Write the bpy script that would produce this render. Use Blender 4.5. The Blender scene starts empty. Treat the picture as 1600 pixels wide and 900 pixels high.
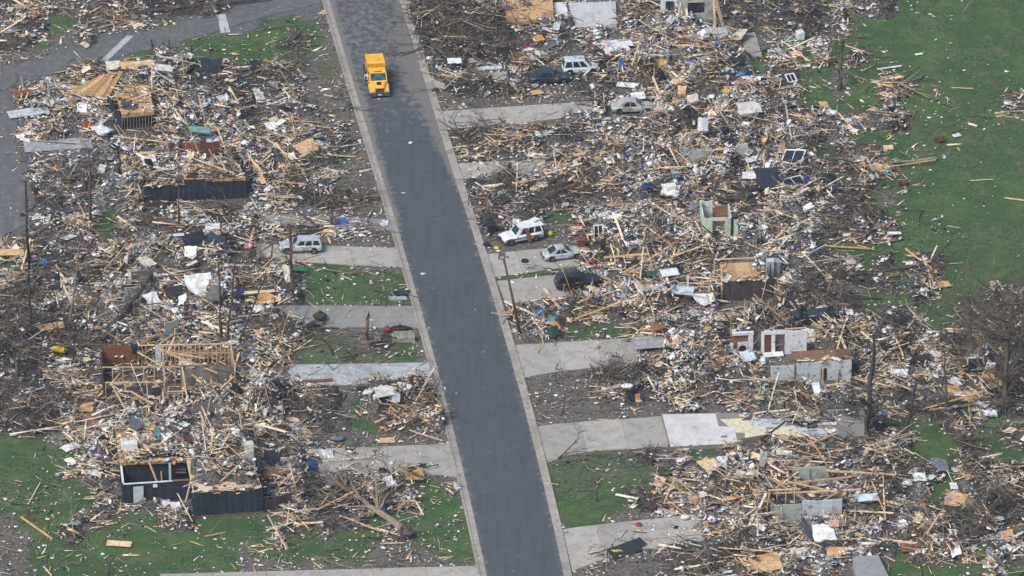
import bpy, math, random
import numpy as np
from mathutils import Vector, Matrix, Euler

random.seed(7)
rng = np.random.default_rng(11)
scene = bpy.context.scene
COL = scene.collection
R = math.radians

# ------------------------------------------------------------------ camera
PW, PH = 1600.0, 900.0          # photograph size used for reading positions
FOC, DIST, DEP = 14500.0, 1000.0, R(28)
CD, SD = math.cos(DEP), math.sin(DEP)
CAM = (0.0, -DIST * CD, DIST * SD)
cam = bpy.data.cameras.new('camera')
cam.sensor_width = 36.0
cam.lens = FOC / PW * 36.0
cam.clip_start = 1.0
cam.clip_end = 20000.0
camo = bpy.data.objects.new('camera', cam)
camo.location = CAM
camo.rotation_euler = (R(90) - DEP, 0, 0)
COL.objects.link(camo)
scene.camera = camo

# ------------------------------------------------------------------ sky, sun, exposure
SUN_EL, SUN_AZ = R(50), R(222)        # azimuth clockwise from +Y
world = bpy.data.worlds.new('World')
scene.world = world
world.use_nodes = True
wn = world.node_tree.nodes
sky = wn.new('ShaderNodeTexSky')
sky.sky_type = 'NISHITA'
sky.sun_disc = False
sky.sun_elevation = SUN_EL
sky.sun_rotation = SUN_AZ
sky.air_density = 1.0
sky.dust_density = 3.0
sky.ozone_density = 1.0
wn['Background'].inputs[1].default_value = 0.088
world.node_tree.links.new(sky.outputs[0], wn['Background'].inputs[0])
sun = bpy.data.lights.new('sun', 'SUN')
sun.energy = 1.5
sun.angle = R(22)
sun.color = (1.0, 0.975, 0.94)
suno = bpy.data.objects.new('sun', sun)
sv = Vector((math.sin(SUN_AZ) * math.cos(SUN_EL), math.cos(SUN_AZ) * math.cos(SUN_EL), math.sin(SUN_EL)))
suno.rotation_euler = sv.to_track_quat('Z', 'Y').to_euler()
suno.location = (0, 0, 80)
COL.objects.link(suno)
scene.view_settings.view_transform = 'Standard'
scene.view_settings.look = 'None'
scene.view_settings.gamma = 1.0
scene.view_settings.exposure = 0.9
scene.view_settings.use_curve_mapping = False
scene.render.engine = 'CYCLES'
scene.cycles.use_denoising = True
scene.cycles.denoising_prefilter = 'NONE'
scene.cycles.max_bounces = 5
scene.cycles.diffuse_bounces = 3
scene.cycles.glossy_bounces = 2
scene.cycles.transmission_bounces = 3
scene.cycles.filter_width = 1.5

# ------------------------------------------------------------------ photograph position <-> ground
def G(px, py, z=0.0):
    dx = px - 800.0
    u = 450.0 - py
    d = (dx, FOC * CD + u * SD, -FOC * SD + u * CD)
    t = (z - CAM[2]) / d[2]
    return Vector((CAM[0] + t * d[0], CAM[1] + t * d[1], z))

def PX(x, y, z=0.0):
    """ground -> photograph position (arrays allowed)"""
    ry = y - CAM[1]
    rz = z - CAM[2]
    dep = ry * CD - rz * SD
    up = ry * SD + rz * CD
    return 800.0 + FOC * x / dep, 450.0 - FOC * up / dep

PPM = FOC / DIST                     # pixels of the photograph per metre at the middle
def HM(pixels):                      # a standing height in pixels -> metres
    return pixels / (PPM * CD)

# ------------------------------------------------------------------ noise
def _hash(ix, iy, seed):
    h = (ix.astype(np.int64) * 374761393 + iy.astype(np.int64) * 668265263 + seed * 974711) & 0x7fffffff
    h = ((h ^ (h >> 13)) * 1274126177) & 0x7fffffff
    return ((h ^ (h >> 16)) & 0xffff) / 65535.0

def vnoise(x, y, seed=0):
    x = np.asarray(x, float); y = np.asarray(y, float)
    ix = np.floor(x); iy = np.floor(y)
    fx = x - ix; fy = y - iy
    fx = fx * fx * (3 - 2 * fx); fy = fy * fy * (3 - 2 * fy)
    ix = ix.astype(np.int64); iy = iy.astype(np.int64)
    a = _hash(ix, iy, seed); b = _hash(ix + 1, iy, seed)
    c = _hash(ix, iy + 1, seed); d = _hash(ix + 1, iy + 1, seed)
    return (a * (1 - fx) + b * fx) * (1 - fy) + (c * (1 - fx) + d * fx) * fy

def fbm(x, y, seed=0, octaves=4):
    s = 0; a = 0.5; n = 0
    for i in range(octaves):
        s = s + a * vnoise(x * 2 ** i, y * 2 ** i, seed + 17 * i); n += a; a *= 0.5
    return s / n

# ------------------------------------------------------------------ materials
MATS = {}
def srgb(r, g, b):
    f = lambda c: (c / 255 / 12.92) if c / 255 <= 0.04045 else ((c / 255 + 0.055) / 1.055) ** 2.4
    return (f(r), f(g), f(b))

class NT:
    def __init__(self, name):
        self.m = bpy.data.materials.new(name)
        self.m.use_nodes = True
        self.t = self.m.node_tree
        self.b = self.t.nodes['Principled BSDF']
    def n(self, kind, **kw):
        o = self.t.nodes.new('ShaderNode' + kind)
        for k, v in kw.items():
            if k in o.inputs: o.inputs[k].default_value = v
            else: setattr(o, k, v)
        return o
    def l(self, a, b): self.t.links.new(a, b)
    def mix(self, fac, a, b, mode='MIX'):
        o = self.t.nodes.new('ShaderNodeMix'); o.data_type = 'RGBA'; o.blend_type = mode
        for sock, v in ((o.inputs[0], fac), (o.inputs[6], a), (o.inputs[7], b)):
            if hasattr(v, 'is_linked') or hasattr(v, 'node'): self.l(v, sock)
            elif isinstance(v, tuple): sock.default_value = (*v, 1) if len(v) == 3 else v
            else: sock.default_value = v
        return o.outputs[2]
    def ramp(self, fac, stops):
        o = self.n('ValToRGB')
        e = o.color_ramp.elements
        while len(e) < len(stops): e.new(0.5)
        for i, (p, c) in enumerate(stops):
            e[i].position = p
            e[i].color = (c, c, c, 1) if not isinstance(c, tuple) else (*c, 1)
        self.l(fac, o.inputs[0])
        return o.outputs[0]
    def noise(self, scale, detail=4, rough=0.6, coord=None, dist=0.0):
        o = self.n('TexNoise'); o.inputs['Scale'].default_value = scale
        o.inputs['Detail'].default_value = detail; o.inputs['Roughness'].default_value = rough
        o.inputs['Distortion'].default_value = dist
        if coord is not None: self.l(coord, o.inputs['Vector'])
        if detail < 4: return o.outputs[0]
        mr = self.n('MapRange'); mr.inputs['From Min'].default_value = 0.34; mr.inputs['From Max'].default_value = 0.66
        self.l(o.outputs[0], mr.inputs['Value'])
        return mr.outputs[0]
    def pos(self):
        return self.n('NewGeometry').outputs['Position']
    def bump(self, h, strength, dist=0.05):
        o = self.n('Bump'); o.inputs['Strength'].default_value = strength; o.inputs['Distance'].default_value = dist
        self.l(h, o.inputs['Height']); self.l(o.outputs[0], self.b.inputs['Normal'])
    def done(self, color=None, rough=0.8, metallic=0.0, spec=0.3):
        if color is not None:
            if isinstance(color, tuple): self.b.inputs['Base Color'].default_value = (*color, 1)
            else: self.l(color, self.b.inputs['Base Color'])
        self.b.inputs['Roughness'].default_value = rough
        self.b.inputs['Metallic'].default_value = metallic
        self.b.inputs['Specular IOR Level'].default_value = spec
        MATS[self.m.name] = self.m
        return self.m

def mat(name, rgb, rough=0.7, metallic=0.0, vary=0.25, scale=2.0, spec=0.3, dirt=None, dirt_amt=0.0, grime=(0.12, 0.10, 0.085)):
    """plain painted/solid surface: colour with mottling and some dirt"""
    if name in MATS: return MATS[name]
    t = NT(name)
    co = t.n('TexCoord').outputs['Object']
    f = t.ramp(t.noise(scale, 5, 0.65, co), [(0.3, 0.0), (0.7, 1.0)])
    lo = tuple(c * (1 - vary) for c in rgb); hi = tuple(min(0.95, c * (1 + vary * 0.6)) for c in rgb)
    c = t.mix(f, lo, hi)
    if dirt_amt > 0:
        g = t.ramp(t.noise(scale * 0.6, 6, 0.7, t.pos()), [(0.84 - dirt_amt * 0.4, 0.0), (1.0 - dirt_amt * 0.3, 0.8)])
        c = t.mix(g, c, grime)
    return t.done(c, rough, metallic, spec)

def mat_wood(name, rgb, vary=0.35):
    if name in MATS: return MATS[name]
    t = NT(name)
    co = t.n('TexCoord').outputs['Object']
    mp = t.n('Mapping'); mp.inputs['Scale'].default_value = (1.5, 14, 14); t.l(co, mp.inputs[0])
    f = t.ramp(t.noise(1.0, 5, 0.7, mp.outputs[0]), [(0.3, 0.0), (0.7, 1.0)])
    oi = t.n('ObjectInfo').outputs['Random']
    c = t.mix(f, tuple(x * (1 - vary) for x in rgb), tuple(x * (1 + vary * 0.4) for x in rgb))
    r = t.ramp(oi, [(0.0, 0.7), (1.0, 1.15)])
    c = t.mix(1.0, c, r, 'MULTIPLY')
    return t.done(c, 0.8, 0, 0.2)

def mat_attr(name, rough=0.8, amount=0.3, scale=5.0, src='Col', spec=0.25):
    """pieces that each carry their own colour (attribute for masses, object colour for single pieces)"""
    if name in MATS: return MATS[name]
    t = NT(name)
    if src == 'Col':
        a = t.n('Attribute'); a.attribute_name = 'Col'; col = a.outputs['Color']
    else:
        col = t.n('ObjectInfo').outputs['Color']
    n = t.ramp(t.noise(scale, 4, 0.7, t.pos()), [(0.3, 1 - amount), (0.7, 1 + amount * 0.5)])
    return t.done(t.mix(1.0, col, n, 'MULTIPLY'), rough, 0, spec)

# ------------------------------------------------------------------ objects
def tag(o, label=None, cat=None, group=None, kind=None):
    if label: o['label'] = label
    if cat: o['category'] = cat
    if group: o['group'] = group
    if kind: o['kind'] = kind
    return o

def link_obj(name, me, material=None, parent=None):
    o = bpy.data.objects.new(name, me)
    COL.objects.link(o)
    if material is not None and me is not None:
        me.materials.clear(); me.materials.append(material)
    if parent is not None: o.parent = parent
    return o

def empty(name, loc, rz=0.0, label=None, cat=None, group=None, kind=None, rot=None):
    o = bpy.data.objects.new(name, None)
    o.empty_display_size = 0.3
    o.location = loc
    o.rotation_euler = rot if rot else (0, 0, rz)
    COL.objects.link(o)
    return tag(o, label, cat, group, kind)

class MB:
    """collects boxes, tubes and loose faces into one mesh"""
    def __init__(self): self.v = []; self.f = []
    def add(self, vs, fs):
        n = len(self.v); self.v += [tuple(v) for v in vs]; self.f += [tuple(i + n for i in f) for f in fs]; return self
    def box(self, c, s, rot=(0, 0, 0), M=None):
        h = [x / 2 for x in s]
        m = M if M is not None else (Matrix.Translation(c) @ Euler(rot).to_matrix().to_4x4())
        vs = [m @ Vector((sx * h[0], sy * h[1], sz * h[2])) for sz in (-1, 1) for sy in (-1, 1) for sx in (-1, 1)]
        return self.add(vs, [(0, 2, 3, 1), (4, 5, 7, 6), (0, 1, 5, 4), (2, 6, 7, 3), (0, 4, 6, 2), (1, 3, 7, 5)])
    def hexa(self, bottom, top):
        vs = list(bottom) + list(top)
        return self.add(vs, [(3, 2, 1, 0), (4, 5, 6, 7), (0, 1, 5, 4), (1, 2, 6, 5), (2, 3, 7, 6), (3, 0, 4, 7)])
    def bar(self, a, b, w, h=None):
        a = Vector(a); b = Vector(b); h = w if h is None else h
        d = b - a; L = d.length
        q = d.to_track_quat('X', 'Z').to_matrix().to_4x4()
        return self.box(None, (L, w, h), M=Matrix.Translation((a + b) / 2) @ q)
    def tube(self, pts, radii, n=6, caps=True):
        pts = [Vector(p) for p in pts]; rings = []
        for i, p in enumerate(pts):
            d = (pts[min(i + 1, len(pts) - 1)] - pts[max(i - 1, 0)])
            q = d.to_track_quat('Z', 'Y')
            rings.append([p + q @ Vector((radii[i] * math.cos(2 * math.pi * k / n), radii[i] * math.sin(2 * math.pi * k / n), 0)) for k in range(n)])
        vs = [v for r in rings for v in r]; fs = []
        for i in range(len(pts) - 1):
            for k in range(n):
                fs.append((i * n + k, i * n + (k + 1) % n, (i + 1) * n + (k + 1) % n, (i + 1) * n + k))
        if caps:
            fs.append(tuple(range(n - 1, -1, -1))); fs.append(tuple(range((len(pts) - 1) * n, len(pts) * n)))
        return self.add(vs, fs)
    def prism(self, poly, z0, z1):
        """poly: list of (x,y) counter-clockwise"""
        n = len(poly)
        vs = [(p[0], p[1], z0) for p in poly] + [(p[0], p[1], z1) for p in poly]
        fs = [tuple(range(n - 1, -1, -1)), tuple(range(n, 2 * n))] + [(i, (i + 1) % n, n + (i + 1) % n, n + i) for i in range(n)]
        return self.add(vs, fs)
    def build(self, name, material, parent=None, smooth=False):
        me = bpy.data.meshes.new(name)
        me.from_pydata(self.v, [], self.f)
        me.update()
        if smooth: me.polygons.foreach_set('use_smooth', [True] * len(me.polygons))
        return link_obj(name, me, material, parent)

def mesh_np(name, verts, quads, colors=None):
    """fast mesh from arrays; colors one per vertex"""
    me = bpy.data.meshes.new(name)
    nv, nq, k = len(verts), len(quads), quads.shape[1]
    me.vertices.add(nv); me.loops.add(nq * k); me.polygons.add(nq)
    me.vertices.foreach_set('co', np.ascontiguousarray(verts, np.float32).ravel())
    me.loops.foreach_set('vertex_index', np.ascontiguousarray(quads, np.int32).ravel())
    me.polygons.foreach_set('loop_start', np.arange(0, nq * k, k, dtype=np.int32))
    me.update(calc_edges=True)
    if colors is not None:
        at = me.color_attributes.new('Col', 'FLOAT_COLOR', 'POINT')
        c = np.ones((nv, 4), np.float32); c[:, :colors.shape[1]] = colors
        at.data.foreach_set('color', c.ravel())
    me.validate()
    return me

def interp(poly, y):
    ys = [p[0] for p in poly]; xs = [p[1] for p in poly]
    return np.interp(y, ys, xs)

# ------------------------------------------------------------------ what lies where (one letter per 25 px of the photograph)
# g lawn, l lawn with litter, p patchy lawn, d dirt, a old asphalt, . paving/nothing, f fine litter; m M mixed, t T timber, w W white scraps, b B brush, k dark
MAP = '''
tttmmmttbbbbbbaa aaaa.....dBBBmmt tttffffTMMWmmmbb bbblmmmklggggggg
tttlltttmwlaaaaa lggg.....dBBBBBB tmWMffmMWWWWffbb bbbbmlgggggggggg
ttlddmaaaaalllll llbl.....BBBBBBB mtmkmWffMMttmmmf wwlwllgggggggggg
dddaaaaallmlllll llpp.....dbBBBBB wtb...tmWWMMMTMl wwlwltllgggggggg
aaalmmmtttMMkkkk kbmdp.....mm.... mk.mttTMTtMMTMMl mtlldllllggggggg
ammmtttTTMMWkkkk mmmdd.....ddBBBb twwwkmtTTTTmTMTm twlldlltmllggggg
ammwmmmTTWMMMmkk mWmddd.....d.... .....bWWWMTMmWMm mlllllltllllgglm
wwmmmmmTTMMMWWMk mmmmdd.......... ..dmmWmtMMTkWMWM tmmMmtmmtlllllll
dmmmfmWWmMMMWWMk tmtmdm......dbbm tttbmWwMTMTTmmWT TWMmmlllgggggggg
affffffmmmMMMWMM mtTmmp......lttt mTWmWmTmMMMTMMMM MWdlbbtlllllgggg
aammmbmmmMWWTTTM TMMTmpd....mf..f ffmmTWTMMMMWMMkM WWMdbtttllgggggg
aammbbmWMkkkTTMm TWTmmpd.....lbbB tbkTTTTWMMTMTMMW WMMwlbtlllgggggg
aabbmbWmtkkmmkbm mtkbbbbd......tb mbbbtttmttWWmkbk TWtTbbldlggggggg
abwkmtllmtmmmkbW ffffffdd......bt .bllmWmmMMW...mM WMMbbbbllglggggg
aabdttgbbbttmmWT mmtbtmmd.....ddm ..ddmWmMMMmM.MMW MMmbbmbmllllgggg
ttmmbbbwWWtmmTkm f............... ....ttWWTTTMTMMM MMMlllllgggggggg
lmbbbmTTMTMMkMmt bmmlll.......... ....WtTtTTTTT..W Wfmmmllblkblgggg
tlbkWbkkMMmmmMTt mtblllllll...... ..kkkmmMtMWmT..k mWbbbkkblktlgggg
bbbmtmWWWMffmWWm tmblllllll...... ..bkmmwwMWWkT..T Ttbbbblllkllglbb
bbmbtTWWMMWMmkwt mmm............d ttmTtTTTTTmWmTtm TkkkbbldbllltbbB
BBbtbTmWMMMWMMmm TTmb...........d dmtlllltTTmtWMMT Tk..TmTmbmlltbBB
BBmbbtbktTtttttd TTmpppdkpl.....d dddddmddtmMWM.M. ...TTbmTTmmbbtBB
BBkmbmmTTTTTTTTW Ttpppppppl...... ......b..mMMWWMM ....TbmttbmtbBBB
bkkttmmTTTTTTTTk WWwfpf.......... ..dd.bbBmlmMMTWM ....bbdtmmWmtWbB
bbmbtTtTTTTTTTTW MbbmbdbMMMM..... .dddddmbkmmTTmTW WTWtMbtmbbttmTbb
bmbbBtmTWWWTTMTM TmbbbdlMBBBT.... .dddddddddmm..WM WTTMmbbmbbbbgWbb
bBBBWmTWWWWMWMTT TTTmbmllTTTT.... .........ddd.... wWWmfkblllgttgldb
glgwWWWWWWMMMWMT TTmmddd......... .........d...... kbkkkkbmbgggbllt
gllllwWTTTWWMTTW mmWmfm.m........ ..ppppppbdmllTWT WTTTTktTmlggmblg
ggllwmm....tWTTM kmmmmmbmmbw..... ..ppppppppmmlTWt TtTTTWTTbbmgmbtm
lgllllm....t.... ktMbbbbWbmllw... ..lppllllTlmTTTW TTTTTmTbbWglwbmt
llllggtbmmmm.... mtmbtbbkbmlll... ..llgggbbtwmMTTT T...mWtTmmgtmkkb
dlgllmmlllmmlggl lltmbbmlllllll.. ...ggg...wwWWWMT MWWTWTmkWTTbBBtb
ddllbgllglggllll lmllmlllmlllll.. .......mmmwfWWMM MWMMWWWmTTTbBBmt
ddllllglgggllll. lllllllddddlgl.. .....kmdfmkmmbbM MTMMMWTmlTTTtlbm
ddlllgglglgllll. ................ ....ddddddmbbtTT TTmW...lgllllgWl
'''.split('\n')
MAP = [''.join(r.split()) for r in MAP if r.strip()]
MAP = [(r + r[-1] * 64)[:64] for r in MAP]
#        height dens | board branch white tan grey dark colour | grass dust asphalt
CODE = {
 'g': (0.00, 0.010, .18, .25, .25, .10, .10, .05, .00, 1.00, 0.00, 0),
 'l': (0.00, 0.10, .28, .24, .17, .12, .10, .05, .01, 0.95, 0.02, 0),
 'p': (0.00, 0.08, .10, .62, .10, .06, .08, .04, .00, 0.60, 0.10, 0),
 'd': (0.02, 0.20, .18, .42, .12, .10, .12, .05, .01, 0.10, 0.25, 0),
 'a': (0.00, 0.02, .20, .20, .20, .10, .20, .10, .00, 0.00, 0.10, 1),
 '.': (0.00, 0.16, .20, .20, .20, .20, .20, .00, .00, 0.15, 0.30, 0),
 'f': (0.02, 0.30, .18, .08, .34, .10, .24, .05, .01, 0.00, 0.80, 0.6),
 'm': (0.55, 0.90, .22, .22, .25, .11, .14, .07, .02, 0.10, 0.60, 0),
 'M': (1.55, 1.15, .26, .10, .30, .13, .15, .07, .03, 0.00, 0.90, 0),
 't': (0.55, 0.85, .42, .22, .10, .14, .07, .05, .01, 0.15, 0.50, 0),
 'T': (1.50, 1.15, .52, .10, .11, .16, .07, .04, .01, 0.00, 0.80, 0),
 'w': (0.25, 0.80, .18, .12, .40, .10, .15, .05, .03, 0.15, 0.60, 0),
 'W': (1.15, 1.30, .17, .06, .48, .12, .16, .04, .03, 0.00, 1.00, 0),
 'b': (0.35, 0.85, .05, .75, .07, .05, .06, .05, .01, 0.30, 0.20, 0),
 'B': (1.70, 1.30, .07, .80, .05, .05, .04, .04, .00, 0.15, 0.20, 0),
 'k': (0.50, 0.85, .09, .52, .08, .06, .08, .16, .01, 0.10, 0.20, 0),
}
GRID = np.array([[CODE[c] for c in r] for r in MAP])          # 36 x 64 x 12

def sample_map(x, y, warp=14.0, z=0.0):
    """ground points -> the twelve numbers above, edges made ragged by noise"""
    px, py = PX(x, y, z)
    px = px + 0.8 * warp * (fbm(x * 0.55, y * 0.35, 91, 3) - 0.5) * 2.4
    py = py + warp * (fbm(x * 0.55, y * 0.35, 57, 3) - 0.5) * 1.6
    cx = np.clip(px / 25.0 - 0.5, 0, 62.999); cy = np.clip(py / 25.0 - 0.5, 0, 34.999)
    ix = np.floor(cx).astype(int); iy = np.floor(cy).astype(int)
    fx = (cx - ix); fy = (cy - iy)
    sm = lambda f: np.clip((f - 0.5) * 1.7 + 0.5, 0, 1)
    fx = sm(fx)[..., None]; fy = sm(fy)[..., None]
    return (GRID[iy, ix] * (1 - fx) + GRID[iy, ix + 1] * fx) * (1 - fy) + (GRID[iy + 1, ix] * (1 - fx) + GRID[iy + 1, ix + 1] * fx) * fy

# keep-out areas: polygons in photograph px (lists of points) where no rubble may pile up
KEEP = []          # (polygon on the ground as Nx2 array, factor for the amount of rubble)
def inside(poly, x, y):
    poly = np.asarray(poly); r = np.zeros(np.shape(x), bool); n = len(poly); j = n - 1
    for i in range(n):
        xi, yi = poly[i]; xj, yj = poly[j]
        c = ((yi > y) != (yj > y)) & (x < (xj - xi) * (y - yi) / ((yj - yi) or 1e-9) + xi)
        r ^= c; j = i
    return r
def keep(pxpoly, factor=0.0):
    KEEP.append((np.array([G(*p)[:2] for p in pxpoly]), factor))
def keep_factor(x, y):
    f = np.ones(np.shape(x))
    for poly, k in KEEP:
        x0, y0 = poly.min(0); x1, y1 = poly.max(0)
        m = (x > x0) & (x < x1) & (y > y0) & (y < y1)
        if m.any():
            idx = np.where(m)
            ins = inside(poly, x[idx], y[idx])
            f[tuple(i[ins] for i in idx)] *= k
    return f

# ------------------------------------------------------------------ the road edges, read from the photograph (y, x)
LI = [(-90, 487), (0, 514), (100, 543), (200, 573), (300, 604), (400, 634), (500, 662), (600, 690), (700, 715), (800, 738.5), (900, 760), (990, 780)]
RI = [(-90, 597), (0, 624), (100, 656), (207, 688), (300, 718), (400, 751), (500, 781), (600, 810), (700, 836), (840, 869.5), (900, 881.5), (990, 899)]
def smooth_edge(E):
    ys = np.linspace(-90, 990, 46)
    xs = interp(E, ys)
    for _ in range(3): xs[1:-1] = (xs[:-2] + 2 * xs[1:-1] + xs[2:]) / 4
    return [G(x, y) for x, y in zip(xs, ys)]
LE, RE = smooth_edge(LI), smooth_edge(RI)
def offset_line(line, d):
    out = []
    for i, p in enumerate(line):
        t = (line[min(i + 1, len(line) - 1)] - line[max(i - 1, 0)]).normalized()
        out.append(p + Vector((-t.y, t.x, 0)) * d)
    return out
# the direction of the lines is towards the viewer (down the photo): left normal (-ty,tx) points to +x
KEEP.append((np.array([p[:2] for p in offset_line(LE, -0.75)] + [p[:2] for p in reversed(offset_line(RE, 0.75))]), 0.008))

# ------------------------------------------------------------------ ground: one sheet to the horizon
def axis(a, b, step, far):
    core = np.arange(a, b + 1e-6, step)
    out = [core[-1] + (far - core[-1]) * (i / 14) ** 3 for i in range(1, 15)]
    left = [core[0] - (far + core[0]) * (i / 14) ** 3 for i in range(14, 0, -1)]
    return np.array(left + list(core) + out)
AX, AY = axis(-66, 66, 0.5, 6000), axis(-76, 96, 0.5, 6000)
gx, gy = np.meshgrid(AX, AY)
gs = sample_map(gx, gy)
near = ((np.abs(gx) < 70) & (gy > -80) & (gy < 100)).astype(float)
gz = (fbm(gx * 0.25, gy * 0.25, 3, 3) - 0.5) * 0.10 * near - 0.06
rx0 = np.array([p.x for p in LE]); ry0 = np.array([p.y for p in LE])
def road_u(x, y):
    """0 at the left edge, 1 at the right edge of the road"""
    a = np.interp(y, [p.y for p in reversed(LE)], [p.x for p in reversed(LE)])
    b = np.interp(y, [p.y for p in reversed(RE)], [p.x for p in reversed(RE)])
    return (x - a) / (b - a)
gcol = np.stack([gs[..., 9] * (0.75 + 0.5 * fbm(gx * 0.3, gy * 0.3, 8, 3)), gs[..., 10], gs[..., 11]], -1)
far = 1 - near
for poly, val in (([(772, 428), (872, 418), (875, 427), (778, 438)], (1.0, 0, 0)), ([(786, 478), (880, 468), (900, 476), (800, 500)], (.55, .05, 0)), ([(60, 346), (135, 344), (135, 352), (62, 356)], (1, 0, 0)), ([(880, 492), (985, 480), (1000, 512), (900, 530)], (.9, .05, 0))):
    w = inside(np.array([G(*p)[:2] for p in poly]), gx, gy)
    gcol[w] = val
gcol[..., 0] = gcol[..., 0] * near + 0.8 * far
gcol[..., 1] *= near; gcol[..., 2] *= near
ny, nx = gx.shape
ii = np.arange(ny * nx).reshape(ny, nx)
quads = np.stack([ii[:-1, :-1], ii[:-1, 1:], ii[1:, 1:], ii[1:, :-1]], -1).reshape(-1, 4)
gme = mesh_np('ground', np.stack([gx, gy, gz], -1).reshape(-1, 3), quads, gcol.reshape(-1, 3))
gme.polygons.foreach_set('use_smooth', [True] * len(gme.polygons))

t = NT('ground_grass_and_dirt')
P = t.pos()
a = t.n('Attribute'); a.attribute_name = 'Col'
sep = t.n('SeparateColor'); t.l(a.outputs['Color'], sep.inputs[0])
fine = t.noise(2.6, 8, 0.85, P); mid = t.noise(1.0, 6, 0.72, P); big = t.noise(0.22, 4, 0.6, P)
grass = t.mix(t.ramp(fine, [(0.3, 0.0), (0.7, 1.0)]), (0.036, 0.076, 0.030), (0.100, 0.160, 0.068))
grass = t.mix(t.ramp(mid, [(0.50, 0.0), (0.95, 0.5)]), grass, (0.125, 0.128, 0.072))
grass = t.mix(t.ramp(t.noise(0.45, 7, 0.8, P), [(0.48, 0.0), (0.92, 0.85)]), grass, (0.155, 0.150, 0.098))
grass = t.mix(t.ramp(t.noise(0.12, 5, 0.6, P), [(0.45, 0.0), (0.9, 0.6)]), grass, (0.092, 0.156, 0.052))
grass = t.mix(t.ramp(big, [(0.45, 0.0), (0.65, 0.5)]), grass, (0.050, 0.098, 0.036))
dirt = t.mix(t.ramp(fine, [(0.3, 0.0), (0.75, 1.0)]), (0.068, 0.060, 0.052), (0.255, 0.228, 0.196))
dirt = t.mix(t.ramp(mid, [(0.4, 0.0), (0.75, 1.0)]), dirt, (0.150, 0.138, 0.122))
dust = t.mix(t.ramp(fine, [(0.25, 0.0), (0.8, 1.0)]), (0.055, 0.050, 0.046), (0.235, 0.218, 0.20))
asph = t.mix(fine, (0.085, 0.090, 0.096), (0.19, 0.19, 0.19))
def thresh(v, w=0.30):
    m = t.n('Math', operation='ADD'); t.l(v, m.inputs[0]);
    s = t.n('Math', operation='MULTIPLY'); s.inputs[1].default_value = 0.55
    b = t.n('Math', operation='SUBTRACT'); t.l(t.noise(1.9, 7, 0.8, P), b.inputs[0]); b.inputs[1].default_value = 0.5
    t.l(b.outputs[0], s.inputs[0]); t.l(s.outputs[0], m.inputs[1])
    return t.ramp(m.outputs[0], [(0.5 - w, 0.0), (0.5 + w, 1.0)])
c = t.mix(thresh(sep.outputs[0]), dirt, grass)
c = t.mix(thresh(sep.outputs[1]), c, dust)
c = t.mix(thresh(sep.outputs[2], 0.12), c, asph)
t.bump(fine, 0.6, 0.12)
M_GROUND = t.done(c, 0.95, 0, 0.1)
ground = link_obj('ground', gme, M_GROUND)
tag(ground, 'green lawn and bare dirt ground between the wrecked houses', None, None, 'structure')

# ------------------------------------------------------------------ road
def asphalt(name, base, warm=0.0, dusty=0.5):
    t = NT(name)
    P = t.pos()
    a = t.n('Attribute'); a.attribute_name = 'Col'
    sep = t.n('SeparateColor'); t.l(a.outputs['Color'], sep.inputs[0])
    fine = t.noise(5.5, 6, 0.85, P)
    mp = t.n('Mapping'); mp.inputs['Scale'].default_value = (1.6, 0.09, 1); mp.inputs['Rotation'].default_value = (0, 0, R(-7.5)); t.l(P, mp.inputs[0])
    streak = t.noise(1.0, 5, 0.65, mp.outputs[0])
    blot = t.noise(0.5, 5, 0.65, P)
    c = t.mix(t.ramp(fine, [(0.3, 0.0), (0.7, 1.0)]), tuple(x * 0.90 for x in base), tuple(x * 1.10 for x in base))
    c = t.mix(t.ramp(streak, [(0.30, 0.0), (0.80, 0.45)]), c, tuple(x * 1.35 for x in base))
    c = t.mix(t.ramp(blot, [(0.50, 0.0), (0.85, 0.35)]), c, tuple(x * 0.78 for x in base))
    c = t.mix(t.ramp(t.noise(0.16, 3, 0.5, P), [(0.45, 0.0), (0.6, 0.3)]), c, tuple(x * 1.2 for x in base))
    # dust and mud left by traffic and debris
    m = t.n('Math', operation='ADD'); t.l(sep.outputs[0], m.inputs[0]); t.l(t.noise(1.1, 8, 0.82, P), m.inputs[1])
    d = t.ramp(m.outputs[0], [(0.78, 0.0), (1.30, 0.85)])
    c = t.mix(d, c, (0.185, 0.172, 0.156))
    t.bump(fine, 0.25, 0.02)
    return t.done(c, 0.9, 0, 0.25)
M_ASPH = asphalt('asphalt', (0.070, 0.079, 0.088))
M_OLDASPH = asphalt('old_asphalt', (0.105, 0.108, 0.112))

NA = 22
rv, rc, rq = [], [], []
for i in range(len(LE)):
    for k in range(NA + 1):
        u = k / NA
        p = LE[i].lerp(RE[i], u)
        rv.append((p.x, p.y, 0.004 + 0.10 * (1 - (2 * u - 1) ** 2) - 0.0))
        px, py = PX(p.x, p.y)
        d = 0.0
        edge = min(u, 1 - u)
        d += 0.38 * max(0, 1 - edge / 0.10)
        top = min(1, max(0, (260 - py) / 160))
        d += 0.34 * top
        # fan of dirt at the right edge near the brush pile
        ex = np.interp(py, [20, 60, 120, 215, 290], [0.02, 0.28, 0.42, 0.24, 0.04])
        if py < 300: d += 0.42 * max(0, min(1, 1.5 - 1.5 * (1 - u) / max(ex, 0.01)))
        if 130 < py < 350: d += 0.45 * max(0, 1 - u / 0.16)
        rc.append((d, 0, 0))
for i in range(len(LE) - 1):
    for k in range(NA):
        a0 = i * (NA + 1) + k
        rq.append((a0, a0 + NA + 1, a0 + NA + 2, a0 + 1))
road_me = mesh_np('road', np.array(rv), np.array(rq), np.array(rc))
tag(link_obj('road', road_me, M_ASPH), 'dark grey asphalt street running through the wrecked neighbourhood', None, None, 'structure')

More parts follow.
